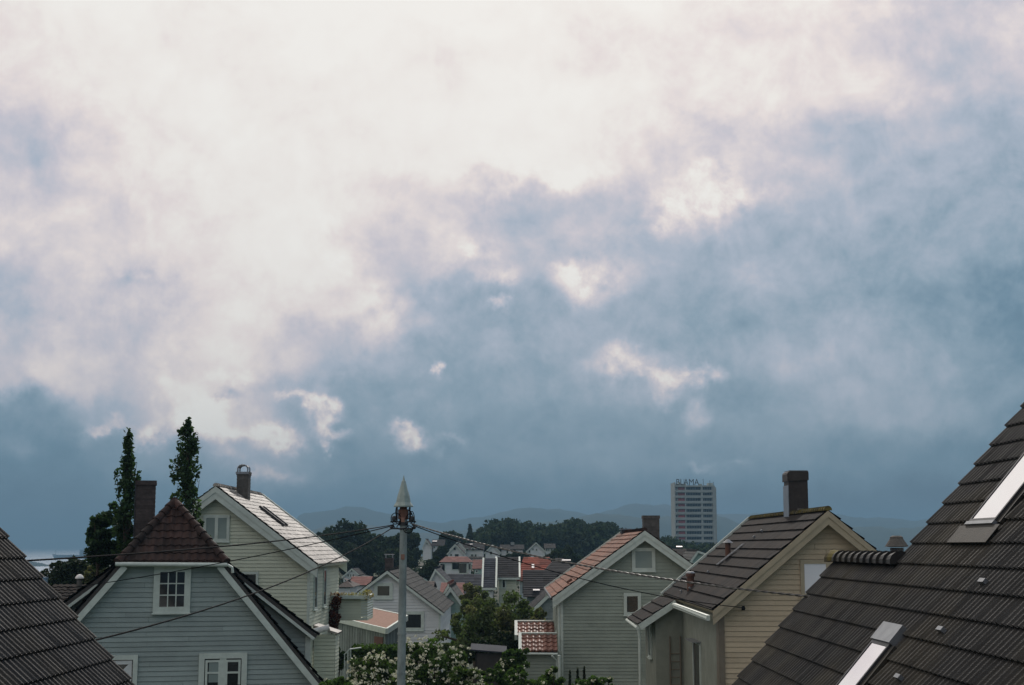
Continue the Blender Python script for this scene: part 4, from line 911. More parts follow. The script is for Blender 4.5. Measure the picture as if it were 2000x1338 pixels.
# ================================================================== THE TOWN BEYOND
FT = dict(gauge=.45, wave=.6, amp=0, step=.03)
def side_house(name, label, D, xl, xr, y_ridge, y_eave, y_base, dep, wall, roof, windows=(), chim=(), hip=0.0, group=None, trimm='trim', verge=True, skyl=(), tile=FT):
    """house whose roof slope faces the viewer; eave line at distance D"""
    x0, x1 = W(xl, 0, D).x, W(xr, 0, D).x; ze = W(0, y_eave, D).z; zr = W(0, y_ridge, D + dep / 2).z; zb = W(0, y_base, D).z
    t = thing(name, label, 'house', V3(((x0 + x1) / 2, D, zb)), group)
    k = MB(); dv = V3((0, -dep / 2, ze - zr)); ln = dv.length
    cl = (lambda v: (hip * (1 - v / ln), (x1 - x0) - hip * (1 - v / ln))) if hip else None
    tiles(k, V3((x0, D + dep / 2, zr)), V3((x1, D + dep / 2, zr)), dv, ln, clip=cl, **tile)
    tiles(k, V3((x0, D + dep / 2, zr)), V3((x1, D + dep / 2, zr)), V3((0, dep / 2, ze - zr)), ln, clip=cl, **tile)
    if hip:
        k.poly([V3((x0, D, ze + .03)), V3((x0 + hip, D + dep / 2, zr + .03)), V3((x0, D + dep, ze + .03))]); k.poly([V3((x1, D, ze + .03)), V3((x1, D + dep, ze + .03)), V3((x1 - hip, D + dep / 2, zr + .03))])
    ro = build('roof', k, M[roof], t)
    if verge and D < 200:
        k = MB()
        if not hip:
            for x_ in (x0, x1):
                for yy in (D, D + dep): k.beam(V3((x_, D + dep / 2, zr)), V3((x_, yy, ze)), Z, -.22, .06, -.09, .09)
        k.box(x0, x1, D - .09, D + .0, ze - .22, ze - .02); build('barge_board', k, M[trimm], ro)
    k = MB(); o_ = .35; i0, i1 = x0 + o_, x1 - o_; zt = ze - .05
    boards(k, V3((0, D + o_, 0)), X, -Y, lambda z: i0, lambda z: i1, zb, zt, .3); boards(k, V3((0, D + dep - o_, 0)), -X, Y, lambda z: -i1, lambda z: -i0, zb, zt, .6)
    boards(k, V3((i0, D + o_, 0)), -Y, -X, lambda z: -(dep - 2 * o_), lambda z: 0, zb, zt, .4); boards(k, V3((i1, D + o_, 0)), Y, X, lambda z: 0, lambda z: dep - 2 * o_, zb, zt, .4)
    if not hip:
        for x_ in (i0, i1): k.poly([V3((x_, D + o_, zt)), V3((x_, D + dep - o_, zt)), V3((x_, D + dep / 2, zr - .15))])
    build('wall', k, M[wall], t); s_ = D / F
    for wv in windows:
        px, py, w_, h_ = wv[:4]; p = W(px, py, D); window(t, V3((p.x, D + o_ - .03, p.z)), X, -Y, w_ * s_, h_ * s_, trim=.14, sill=False, nx=wv[4] if len(wv) > 4 else 1)
    for px, w_, py, mm in chim:
        p = W(px, py, D + dep / 2); chimney(ro, V3((p.x, D + dep / 2, 0)), w_, w_, zr - .3, p.z, mm, None)
    for px, py, w_, h_ in skyl:
        f_ = .45; n_ = V3((0, -(zr - ze), dep / 2)).normalized(); dvn = dv.normalized(); w_, h_ = w_ * .55, h_ * .55; p = W(px, py, D + dep * .25); sC = V3((p.x, D + dep / 2, zr)) + dvn * ((zr - p.z) / (zr - ze) * ln)
        k = MB(); k.obox(sC, X, dvn, n_, -w_ / 2, w_ / 2, -h_ / 2, h_ / 2, .02, .16); build('skylight', k, M['glass_sky'], ro)
    return t
GH = 'houses in the town below the wood'
# nearer row
side_house('dark_roofed_house', 'house with dark blue grey roof sections edged by white vertical boards', 150, 968, 1015, 1088, 1128, 1185, 9, 'wall_cream', 'tile_black', windows=[(984, 1140, 4, 14)], group=GH)
side_house('dark_roofed_house', 'narrow gabled house left of the white edged one, its black roof reaching lower', 146, 942, 969, 1090, 1148, 1190, 11, 'wall_white', 'tile_bluegrey', group=GH)
side_house('red_roofed_house', 'house with bright red orange tile roof behind the sage house', 158, 1009, 1090, 1088, 1135, 1180, 10, 'wall_white', 'tile_redorange', hip=.8, skyl=[(1041, 1108, .5, 1.6)], group=GH, verge=False)
side_house('black_roofed_house', 'house with plain black tile roof under the red orange one', 128, 1022, 1115, 1113, 1166, 1200, 10, 'wall_greyplank', 'tile_black', skyl=[(1047, 1154, 1.1, .5)], group=GH, verge=False)
side_house('black_roofed_house', 'house with black hipped roof and thin white skylight left of the sage roof', 140, 1062, 1130, 1090, 1122, 1180, 9, 'wall_greyplank', 'tile_black', hip=1.3, skyl=[(1107, 1097, 1.6, .6)], group=GH, verge=False)
side_house('blue_roofed_house', 'long house with blue grey roof between white gable and white edged house', 165, 862, 944, 1121, 1160, 1190, 11, 'wall_white', 'tile_bluegrey', group=GH, verge=False)
gable_house('small_white_house', 'small white gable with slanting white edge before the blue grey roof', 'house', 160, 836, 878, 1112, 1140, 1165, 10, 'wall_white', 'tile_bluegrey', tile=FT, apex=850, group=GH, pitch=.3)
side_house('brown_roofed_house', 'low dark red roof right behind the white house', 150, 808, 846, 1135, 1152, 1180, 8, 'wall_greyplank', 'tile_darkred', group=GH, verge=False)
side_house('brown_roofed_house', 'dusky red roof in front of the long blue grey one', 135, 858, 905, 1138, 1160, 1190, 8, 'wall_mint', 'tile_pink', group=GH, verge=False)
gable_house('white_gabled_house', 'pale gable with timber rim right of the white house roof', 'house', 120, 852, 912, 1142, 1185, 1250, 9, 'wall_mint', 'tile_pink', tile=FT, apex=876, group=GH, pitch=.2)
side_house('dark_red_roofed_house', 'house with dark red tile roof showing below the cream eave', 150, 655, 690, 1128, 1147, 1185, 8, 'wall_white', 'tile_darkred', group=GH, verge=False, hip=1.5)
side_house('dark_red_roofed_house', 'second dark red roof beside it, further right and smaller', 170, 680, 722, 1126, 1143, 1185, 8, 'wall_white', 'tile_pink', group=GH, verge=False)
gable_house('black_roofed_gable', 'dark gable with a slanting white rim between big tree and sage house', 'house', 98, 1035, 1130, 1135, 1196, 1260, 9, 'wall_greyplank', 'tile_black', tile=FT, apex=1098, group=GH, pitch=.2)
# middle distance
gable_house('small_white_house', 'small white gable with three dark windows seen past the cream house', 'house', 250, 671, 704, 1111, 1125, 1140, 10, 'wall_white', 'tile_black', windows=[(680, 1124, 2, 4), (685, 1124, 1.5, 4), (690, 1124, 2, 4), (687, 1115, 2, 3)], tile=FT, group=GH, pitch=.3)
gable_house('garage', 'white garage with dark door right of the small white gable', 'garage', 235, 690, 712, 1126, 1128, 1142, 7, 'wall_white', 'tile_grey', windows=[(695, 1134, 7, 7), (704, 1135, 7, 8)], tile=FT, pitch=.3)
gable_house('timber_gabled_house', 'shadowy house with white rimmed gable among dark trees left of the pole', 'house', 270, 728, 746, 1088, 1099, 1118, 9, 'wall_mint', 'tile_black', tile=FT, group=GH, pitch=.3)
side_house('pink_roofed_house', 'bungalow with hipped faded pink roof and dark windows', 230, 857, 921, 1087, 1098, 1125, 8, 'wall_white', 'tile_pink', windows=[(864, 1109, 9, 14), (889, 1106, 12, 12), (904, 1110, 14, 18), (917, 1107, 4, 10)], hip=.9, group=GH)
side_house('pink_roofed_house', 'smaller pale house with faded pink roof right of the bungalow', 225, 922, 944, 1093, 1111, 1128, 7, 'wall_mint', 'tile_pink', windows=[(931, 1116, 3, 3)], group=GH)
gable_house('white_gabled_house', 'tall white gable house at the wood edge with bright roof window', 'house', 340, 826, 842, 1054, 1068, 1094, 9, 'wall_white', 'tile_black', windows=[(834, 1062, 1.5, 2.5)], tile=FT, apex=832, group=GH, pitch=.35)
side_house('white_walled_house', 'long white house wing adjoining the tall white gable', 344, 842, 868, 1054, 1066, 1092, 8, 'wall_white', 'tile_black', windows=[(848, 1069, 2, 2.5), (857, 1070, 2, 2.5), (862, 1074, 1.5, 2.5)], skyl=[(849, 1058, 2.0, 1.0)], group=GH)
gable_house('white_gabled_house', 'white house with steep black gable roof behind the pink roofed bungalow', 'house', 290, 875, 905, 1064, 1080, 1095, 9, 'wall_white', 'tile_black', windows=[(888, 1072, 4, 5), (881, 1084, 2.5, 4), (892, 1085, 7, 5)], tile=FT, group=GH, pitch=.35)
gable_house('white_gabled_house', 'narrow white gable peeping above the steep black one', 'house', 315, 880, 908, 1057, 1072, 1090, 9, 'wall_white', 'tile_black', windows=[(895, 1061, 2, 3)], tile=FT, group=GH, pitch=.35, apex=895)
side_house('white_walled_house', 'long white two storey house with a row of paired dark windows', 320, 905, 946, 1061, 1074, 1094, 9, 'wall_white', 'tile_black', windows=[(911, 1073.5, 4, 4, 2), (924, 1073, 5, 4, 2), (934, 1072, 3, 3), (922, 1085, 4, 4, 2), (929, 1085, 3, 4)], skyl=[(920, 1064, 1.2, .6)], group=GH)
gable_house('white_gabled_house', 'white house with a diamond shaped upper gable left of the long dark roof', 'house', 300, 948, 976, 1064, 1078, 1094, 10, 'wall_white', 'tile_black', windows=[(959, 1080, 4, 5)], tile=FT, group=GH, pitch=.35, apex=962)
side_house('white_walled_house', 'low white wing with dark gaps beside the diamond gable', 310, 976, 1024, 1064, 1073, 1085, 9, 'wall_white', 'tile_black', windows=[(991, 1077, 3, 7), (1004, 1077, 6, 7)], chim=[(1001, .8, 1059, 'concrete')], group=GH)
gable_house('white_gabled_house', 'bright white gable house right of the middle with a tiny attic window', 'house', 300, 1030, 1064, 1060, 1076, 1092, 10, 'wall_white', 'tile_black', windows=[(1047, 1063, 2, 2.5), (1041, 1073, 2, 3), (1048, 1074, 2, 3), (1034, 1077, 2.5, 5)], tile=FT, group=GH, pitch=.35)
side_house('white_walled_house', 'white wing with three dark windows joined to the bright gable', 304, 1063, 1086, 1062, 1071, 1092, 8, 'wall_white', 'tile_black', windows=[(1068, 1074, 2, 3.5), (1072, 1074, 1.5, 3.5), (1077, 1074, 2, 3.5)], group=GH)
side_house('low_white_house', 'low white row house with bright fascia under the dark roofs', 255, 910, 945, 1087, 1091, 1104, 8, 'wall_white', 'tile_grey', windows=[(922, 1097, 4, 4), (932, 1097, 4, 4)], group=GH)
side_house('low_white_house', 'pale low house behind the pole with small dark windows', 240, 797, 828, 1118, 1124, 1142, 8, 'wall_white', 'tile_grey', windows=[(803, 1130, 3, 4), (811, 1130, 3, 4), (820, 1130, 3, 4)], group=GH)
side_house('dark_roofed_house', 'distant house with grey roof between pole and pink bungalow', 215, 822, 862, 1104, 1116, 1135, 8, 'wall_mint', 'tile_black', windows=[(831, 1122, 3, 4), (845, 1122, 3, 4)], skyl=[(830, 1111, 2.5, .5)], group=GH)
gable_house('small_white_house', 'tiny pale gable at the foot of the tower block', 'house', 150, 1352, 1400, 1077, 1090, 1130, 9, 'wall_mint', 'tile_grey', tile=FT, apex=1362, group=GH, pitch=.3)
side_house('dark_roofed_house', 'brownish roof with a bright roof window below the tower block', 165, 1318, 1360, 1072, 1092, 1120, 9, 'wall_greyplank', 'tile_brownblack', skyl=[(1332, 1070, 1.3, .8)], group=GH, verge=False)

# ------------------------------------------------------------------ tower block
D = 730.0
x0, x1 = W(1320, 0, D).x, W(1402, 0, D).x; zt = W(0, 948, D).z; zb = gz(x0, D) - 1; dep = 17.0
t = thing('tower_block', 'tall concrete tower block with striped balconies on the skyline', 'tower block', V3(((x0 + x1) / 2, D, zb)))
fl = 10.65 / F * D; s_ = D / F; PX = lambda px: W(px, 0, D).x
bands = [(1322, 1327, 'concrete2'), (1327, 1340.5, 'redpanel'), (1343, 1372, 'glass'), (1376, 1393.5, 'glass')]
k = MB(); k.box(x0 + .51, x1 - .4, D + 1.2, D + dep, zb, zt); k.box(x0, x0 + .5, D - .0, D + dep + .2, zb, W(0, 942, D).z); k.box(x1 - 1.9, x1, D - .2, D + dep + .2, zb, zt - 1.0)
for px0, px1 in ((1340.6, 1342.9), (1372.1, 1375.9)): k.box(PX(px0), PX(px1), D + .1, D + 1.3, zb, zt - .6)
build('wall', k, M['concrete'], t)
nfl = int((zt - zb) / fl)
for i in range(nfl):
    zf = zt - .75 - fl * (i + 1)
    if i < 14:
        k = MB(); k.box(x0 + .51, x1 - 1.91, D - .05, D + .12, zf + .0, zf + 1.25); k.box(x0 + .51, x1 - 1.91, D + .121, D + 1.19, zf - .12, zf + .06)
        build('balcony', k, M['concrete'], t)
        k = MB()
        for px0, px1, mm in bands:
            nn_ = max(2, int((px1 - px0) / 3)); 
            for j in range(nn_):
                a_ = PX(px0) + (PX(px1) - PX(px0)) * j / nn_; b_2 = PX(px0) + (PX(px1) - PX(px0)) * (j + .85) / nn_
                if mm == 'glass' or j % 2 == 0 and mm != 'redpanel': k.box(a_, b_2, D + 1.10, D + 1.18, zf + 1.26, zf + fl - .15, random.random())
        build('window', k, M['glass'], t)
        k = MB(); k.box(PX(1327.5), PX(1340.3), D + .9, D + 1.09, zf + 1.26, zf + fl - .13, random.random()); build('red_panel', k, M['redpanel'], t)
k = MB(); k.box(x0 + .6, x1 - 2.0, D + .0, D + 1.19, zt - .75, zt); build('parapet', k, M['concrete'], t)
k = MB(); k.box(PX(1322), PX(1345), D + 3, D + 9, zt, zt + 1.0); k.box(PX(1370), PX(1376), D + 3, D + 6, zt, zt + .9); k.box(PX(1388), PX(1397), D + 2, D + 8, zt, zt + 1.3); k.box(PX(1330), PX(1334), D + 4, D + 7, zt + 1, zt + 1.8); build('plant_room', k, M['concrete2'], t)
k = MB()
for px, h in ((1378, 3.4), (1391, 2.6), (1340, 3.2), (1398, 1.9)): k.tube([V3((PX(px), D + 2, zt)), V3((PX(px), D + 2, zt + h))], .11, 6)
build('antenna', k, M['darkmetal'], t)
fc = bpy.data.curves.new('rooftop_sign', 'FONT'); fc.body = 'BLAMA'; fc.size = 4.6; fc.extrude = .12; fc.align_x = 'LEFT'
tmp = bpy.data.objects.new('tmp_sign', fc); C.objects.link(tmp); dg = bpy.context.evaluated_depsgraph_get(); me = bpy.data.meshes.new_from_object(tmp.evaluated_get(dg))
bpy.data.objects.remove(tmp); me.materials.clear(); me.materials.append(M['darkmetal'])
sg = bpy.data.objects.new('rooftop_sign', me); C.objects.link(sg); sg.location = (PX(1323), D + .4, W(0, 947.5, D).z); sg.rotation_euler = (R(90), 0, 0); sg.scale = (.82, 1, 1)
tag(sg, 'dark letters standing on the roof edge of the tower block', 'sign')

# ------------------------------------------------------------------ ship and sailing boat on the fjord
D = 3900.0; t = thing('cargo_ship', 'grey cargo ship on the fjord, bow to the left and bridge aft', 'ship', V3((W(140, 0, D).x, D, SEA)))
sx0, sx1 = W(100, 0, D).x, W(188, 0, D).x; k = MB(); hb_ = 9.0
secs = [(0, .2, 13.5), (.03, 3.0, 13.0), (.10, 7, 11.0), (.2, hb_, 9.0), (.9, hb_, 9.0), (1.0, hb_ * .8, 9.5)]
vs = []; 
for f_, w_, h_ in secs:
    x_ = sx0 + (sx1 - sx0) * f_; xk = x_ + (7 if f_ == 0 else 3.5 if f_ < .05 else 0)
    vs += [V3((x_, D - w_, SEA + h_)), V3((xk, D - w_ * .8, SEA - 1)), V3((xk, D + w_ * .8, SEA - 1)), V3((x_, D + w_, SEA + h_))]
k.add(vs, [(i * 4 + a_, (i + 1) * 4 + a_, (i + 1) * 4 + (a_ + 1) % 4, i * 4 + (a_ + 1) % 4) for i in range(5) for a_ in range(4)] + [(0, 1, 2, 3), (20, 23, 22, 21)])
build('hull', k, M['ship'], t)
k = MB(); bx = lambda p0, p1, z0_, z1_, w_=7: k.box(W(p0, 0, D).x, W(p1, 0, D).x, D - w_, D + w_, SEA + z0_, SEA + z1_)
bx(155, 170, 9, 20); bx(156, 169.5, 20, 24, 6); bx(154.5, 170.5, 23, 24.5, 8.5); bx(171, 177, 9, 14, 4); build('bridge', k, M['ship'], t)
k = MB(); k.tube([V3((W(107, 0, D).x, D, SEA + 11)), V3((W(107, 0, D).x, D, SEA + 24))], .6, 6); k.tube([V3((W(162, 0, D).x, D, SEA + 24)), V3((W(162, 0, D).x, D, SEA + 31))], .5, 6); build('mast', k, M['ship'], t)
k = MB()
for i in range(6): k.box(W(115 + i * 6.5, 0, D).x, W(120 + i * 6.5, 0, D).x, D - 6, D + 6, SEA + 9, SEA + 10.6)
build('hatch', k, M['ship'], t)
D = 9000.0; p = W(61.5, 1073, D); t = thing('sailing_boat', 'tiny white sailing boat on the horizon', 'boat', V3((p.x, D, SEA)))
k = MB(); k.add([V3((p.x - 7, D, SEA + 2)), V3((p.x + 6, D - 2, SEA + 2)), V3((p.x + 6, D + 2, SEA + 2)), V3((p.x - 4, D, SEA - .5)), V3((p.x + 5, D, SEA - .5))], [(0, 1, 2), (0, 3, 4, 1), (0, 2, 4, 3), (1, 4, 2)]); build('hull', k, M['ship_white'], t)
k = MB(); k.add([V3((p.x, D, SEA + 3)), V3((p.x + 6, D + 1, SEA + 3)), V3((p.x, D, SEA + 19)), V3((p.x - 5, D - .5, SEA + 3)), V3((p.x, D + .15, SEA + 3)), V3((p.x + 6, D + 1.15, SEA + 3)), V3((p.x, D + .15, SEA + 19))], [(0, 1, 2), (3, 0, 2), (4, 6, 5)]); build('sail', k, M['fabric'], t)

# ================================================================== FOLIAGE
def leaves(mb, P, size, flat=.6, aspect=.6):
    n = len(P); nrm = RNG.normal(size=(n, 3)); nrm /= np.linalg.norm(nrm, axis=1)[:, None]
    a = RNG.normal(size=(n, 3)); a -= (a * nrm).sum(1)[:, None] * nrm; a /= np.linalg.norm(a, axis=1)[:, None]
    b = np.cross(nrm, a); s = size * RNG.uniform(.6, 1.3, n)[:, None]
    v = np.stack([P - a * s, P + b * s * aspect + nrm * s * .15, P + a * s, P - b * s * aspect + nrm * s * .15], 1).reshape(-1, 3)
    mb.np_add(v, np.arange(4 * n).reshape(n, 4), RNG.uniform(0, 1, n))
def ball(n, shell=.35):
    d = RNG.normal(size=(n, 3)); d /= np.linalg.norm(d, axis=1)[:, None]
    return d * (RNG.uniform(shell ** 3, 1, n) ** (1 / 3))[:, None]
def crown_mesh(c, rx, ry, rz, ncl, nleaf, size, clr=.28, shell=.55, lump=.25, flat_base=.6):
    """crown of leaf clumps; c centre"""
    cen = ball(ncl, shell); cen *= (1 + lump * RNG.normal(size=(ncl, 1)) * .5)
    cen[:, 2] = np.where(cen[:, 2] < 0, cen[:, 2] * flat_base, cen[:, 2])
    cen = cen * np.array([rx, ry, rz]) + np.array(c); mb = MB(); per = max(4, nleaf // ncl); PP = []
    for q in cen:
        rr = clr * RNG.uniform(.6, 1.35) * (rx * ry * rz) ** (1 / 3)
        PP.append(q + ball(per, .1) * np.array([rr, rr, rr * .75]))
    leaves(mb, np.concatenate(PP), size); return mb, cen
def tree(label, px, py_top, py_bot, w_px, D, m='leaf_mid', ncl=60, nleaf=6000, size=.11, name='tree', cat='tree', group=None, base=None, rzf=1.0, depth=1.0, **kw):
    top = W(px, py_top, D); bot = W(px, py_bot, D); rz = (top.z - bot.z) / 2 * rzf; rx = w_px / 2 * D / F
    c = V3((top.x, D, top.z - rz)); zg = gz(c.x, D) if base is None else base
    t = thing(name, label, cat, V3((c.x, D, zg)), group)
    mb, cen = crown_mesh(c, rx * .86, rx * .86 * depth, rz * .90, ncl, nleaf, size, **kw); build('crown', mb, M[m], t)
    k = MB(); tr_ = max(.05, rx * .07); fork = V3((c.x + .05, D, max(zg + .4, c.z - rz * .6)))
    k.tube([V3((c.x, D, zg - .3)), (V3((c.x, D, zg)) + fork) / 2 + V3((.06 * rx, 0, 0)), fork], [tr_ * 1.5, tr_ * 1.1, tr_], 7)
    for q in cen[:: max(1, ncl // 9)]:
        q = V3(q); k.tube([fork, fork.lerp(q, .55) + Z * .1 * rz, q], [tr_ * .8, tr_ * .5, tr_ * .15], 5)
    build('trunk', k, M['bark'], t); return t
def poplar(label, pxt, py_top, py_bot, w_px, D, n=9000, lean=0, prof=None, group=None):
    top = W(pxt, py_top, D); bz = gz(top.x, D); H = top.z - W(0, py_bot, D).z; R0 = w_px / 2 * D / F
    t = thing('poplar', label, 'tree', V3((top.x, D, bz)), group); PP = []
    nb = 150
    for i in range(nb):     # upright sprays around the stem
        s = (i + .5) / nb; h = s * H; r = R0 * float(np.interp(s, *prof)); az_ = RNG.uniform(0, 6.28); rr = r * RNG.uniform(.05, 1.0)
        q = np.array([top.x - lean * (1 - s) + math.cos(az_) * rr, D + math.sin(az_) * rr, top.z - H + h])
        sp = r * RNG.uniform(.14, .34) + .05
        PP.append(q + ball(int(n / nb * (sp / .3) ** 1.3), 0) * np.array([sp, sp, sp * 1.6 + .1]))
    mb = MB(); leaves(mb, np.concatenate(PP), .10); build('crown', mb, M['leaf_poplar'], t)
    k = MB(); k.tube([V3((top.x - lean * 1.1, D, bz - .2)), V3((top.x - lean, D, top.z - H)), V3((top.x - lean * .4, D, top.z - H * .4)), top - Z * .15], [.16, .13, .07, .01], 7)
    for i in range(10): s = RNG.uniform(.05, .6); b_0 = V3((top.x - lean * (1 - s), D, top.z - H + s * H)); a_ = RNG.uniform(0, 6.28); k.tube([b_0, b_0 + V3((math.cos(a_) * .3, math.sin(a_) * .3, .5)), b_0 + V3((math.cos(a_) * .4, math.sin(a_) * .4, 1.2))], [.03, .02, .006], 4)
    build('trunk', k, M['bark'], t)
pr1 = ([0, .12, .3, .5, .62, .75, .9, 1], [.9, 1, .95, 1.05, .75, .45, .42, .12])
pr2 = ([0, .15, .35, .5, .65, .8, .92, 1], [.55, .85, 1, 1.05, 1.0, .8, .5, .12])
GP = 'slender poplars behind the half hipped house'
poplar('slender dark poplar left, rising beside the brick chimney', 250, 841, 1100, 54, 53, 5600, -.1, ([0, .12, .3, .5, .62, .72, .8, .9, 1], [1.0, 1.0, .95, 1.05, .85, .55, .45, .42, .12]), GP)
poplar('tallest slender poplar, right of the hip roof before the cream house', 367, 820, 1085, 54, 54, 5600, -.15, pr2, GP)
tree('bushy poplar sprout left of the slender ones', 193, 986, 1145, 50, 54, 'leaf_poplar', 50, 3600, .08, cat='tree', base=None, clr=.3)
tree('dense leafy young tree at the foot of the left poplar', 224, 985, 1140, 56, 54.5, 'leaf_poplar', 54, 4200, .085, clr=.3)
tree('light green young tree behind the hip roof ridge', 345, 982, 1060, 34, 57, 'leaf_mid', 16, 900, .075, clr=.3, lump=.5)
tree('thin leafy sapling between right poplar and cream gable', 391, 1020, 1080, 34, 55, 'leaf_poplar', 16, 1200, .07, clr=.35)
tree('broad black green tree before the fjord at far left', 140, 1088, 1185, 125, 84, 'leaf_dark', 150, 12000, .12, clr=.26, depth=.8, lump=0, shell=.15)
tree('low dark tree between broad dark tree and poplars', 196, 1094, 1165, 64, 72, 'leaf_mid', 40, 3500, .10, clr=.28)
# flowering shrubs
def shrub(label, px, py_top, py_bot, w_px, D, ncl, nleaf, nflow, m='leaf_bush', size=.075, fl=.055, name='shrub', zb=None, depth=.8, petals='petal'):
    top = W(px, py_top, D); bot = W(px, py_bot, D); rx = w_px / 2 * D / F; rz = (top.z - bot.z) / 2; c = V3((top.x, D, top.z - rz)); zg = gz(c.x, D)
    t = thing(name, label, 'shrub', V3((c.x, D, zg)))
    mb, cen = crown_mesh(c, rx * .9, rx * depth, rz * .92, ncl, nleaf, size, clr=.25, shell=.6, lump=.3, flat_base=1.0); build('foliage', mb, M[m], t)
    if nflow:
        mb = MB(); PP = []; per = 12; nflow = int(nflow * 1.25)
        d_ = ball(nflow, .93); d_[:, 1] = -np.abs(d_[:, 1]) * RNG.choice([1, 1, 1, -1], nflow); 
        ctr = cen[RNG.integers(0, len(cen), nflow)]; ctr = ctr + ball(nflow, .75) * (.27 * (rx * rx * depth * rz) ** (1 / 3)); 
        ctr = ctr + (ctr - np.array(c)) * .06
        for q in ctr: PP.append(q + ball(per, .3) * np.array([.07, .07, .05]) * RNG.uniform(.5, 1.4))
        leaves(mb, np.concatenate(PP), fl * .5, aspect=.9); o_ = build('blossom', mb, M[petals], t); o_['kind'] = 'stuff'
    k = MB()
    for q in cen[:: max(1, ncl // 10)]: q = V3(q); b0 = V3((c.x + (q.x - c.x) * .15, D, zg - .2)); k.tube([b0, b0.lerp(q, .5) + Z * .2, q], [.06, .04, .012], 5)
    build('stems', k, M['bark'], t); return t
shrub('large cream flowering shrub right of the wooden pole', 838, 1243, 1420, 150, 44, 90, 10000, 560)
shrub('lower cream flowering shrub left of the pole', 738, 1279, 1420, 130, 42.5, 70, 7000, 430)
shrub('small flowering shrub in the lower right of the big one', 912, 1300, 1400, 80, 43, 34, 3000, 110)
shrub('cream flowering shrub tops at the bottom edge, far left of the pole', 652, 1322, 1400, 120, 40, 40, 3000, 90)
for i, (lab, px, yt, yb, w_, D_, n_, f_) in enumerate([
    ('leafy shrub with pale tips at the centre bottom', 965, 1297, 1380, 78, 50, 3600, 26), ('bright green shrub in front of the tool shed', 1024, 1294, 1380, 76, 52, 3600, 22),
    ('dim shrub under the black hut gable', 1000, 1262, 1330, 60, 58, 3000, 6), ('yellow green shrub at the foot of the sage house corner', 1078, 1306, 1380, 60, 54, 3000, 24),
    ('low pale shrub at the foot of the sage house wall', 1160, 1318, 1380, 80, 52, 3000, 34), ('round dark green shrub beside the shed door', 652, 1262, 1310, 56, 66, 2600, 0)]):
    shrub(lab, px, yt, yb, w_, D_, 34, n_, f_, m='leaf_bright' if i in (1, 3, 4) else 'leaf_bush')
for lab, px, yt, w_ in (('dwarf dark conifer, tallest of three before the sage wall', 1141, 1304, 15), ('dwarf dark conifer, middle one before the sage wall', 1128, 1308, 16), ('dwarf dark conifer, leftmost by the round post', 1113, 1312, 10)):
    D = 57; p = W(px, yt, D); zg = gz(p.x, D); H = 2.4; PP = []; t = thing('conifer', lab, 'shrub', V3((p.x, D, zg)))
    for j in range(60): s = j / 60; r = w_ / 2 * D / F * (1 - s) * 1.1 + .02; PP.append(np.array([p.x, D, p.z - H * (1 - s)]) + ball(45, .2) * np.array([r, r, .12]))
    mb = MB(); leaves(mb, np.concatenate(PP), .05, aspect=.35); build('foliage', mb, M['leaf_dark'], t); k = MB(); k.tube([V3((p.x, D, zg - .1)), p], [.06, .01], 6); build('trunk', k, M['bark'], t)
# hedge by the shed
D = 64.0; k = MB(); hx0, hx1 = W(690, 0, D).x, W(785, 0, D).x; zh = W(0, 1268, D).z; zg = gz(-6, D); n = 11000
P_ = np.stack([RNG.uniform(hx0, hx1, n), RNG.uniform(D - .6, D + .9, n), RNG.uniform(zg, zh, n) + RNG.normal(size=n) * .05], -1); f_ = RNG.random(n); P_[f_ < .3, 2] = zh + RNG.normal(size=(f_ < .3).sum()) * .07; P_[(f_ > .3) & (f_ < .6), 1] = D - .6 + RNG.normal(size=((f_ > .3) & (f_ < .6)).sum()) * .06
leaves(k, P_, .07); tag(build('hedge', k, M['leaf_bright'], origin=V3(((hx0 + hx1) / 2, D, zg))), 'clipped green hedge in front of the garden shed', 'hedge')
# creeper and balcony flowers
k = MB(); PP = []
for i in range(30):
    s = RNG.random(); p = W(640 + 15 * RNG.random() + (1 - s) * 9, 1166 + 64 * s, 66.4); PP.append(np.array([p.x, 66.55, p.z]) + ball(26, 0) * np.array([.16, .2, .2]))
p = V3((bx0 + .4, 66.5, gz(-8, 66))); leaves(k, np.concatenate(PP), .07); cre = thing('creeper', 'reddish creeper climbing the corner of the cream house balcony', 'plant', p); build('foliage', k, M['leaf_red'], cre)
k = MB(); q = W(655, 1225, 66.4); k.tube([V3((q.x, 66.5, p.z)), V3((q.x + .05, 66.5, q.z)), V3((q.x - .05, 66.5, q.z + 1.2))], [.04, .03, .01], 5); build('stem', k, M['bark'], cre)
k = MB(); PP = []
for i in range(10): q = W(632 + 88 * RNG.random(), 1160 + 3 * RNG.random(), 67.0); PP.append(np.array([q.x, 66.9, zt3 + .12]) + ball(26, 0) * np.array([.16, .12, .11]))
PP.append(np.array([bx1, 66.9, zt3 + .1]) + ball(160, 0) * np.array([.30, .22, .26])); leaves(k, np.concatenate(PP), .05)
bf = thing('flower_box', 'flowers in boxes along the cream house balcony rail', 'flower box', V3(((bx0 + bx1) / 2, 66.9, zt3))); build('flowers', k, M['flower_pink'], bf)
k = MB(); k.box(bx0 + .3, bx1 + .1, 66.78, 66.91, zt3 - .08, zt3 + .08); build('planter', k, M['trim'], bf)
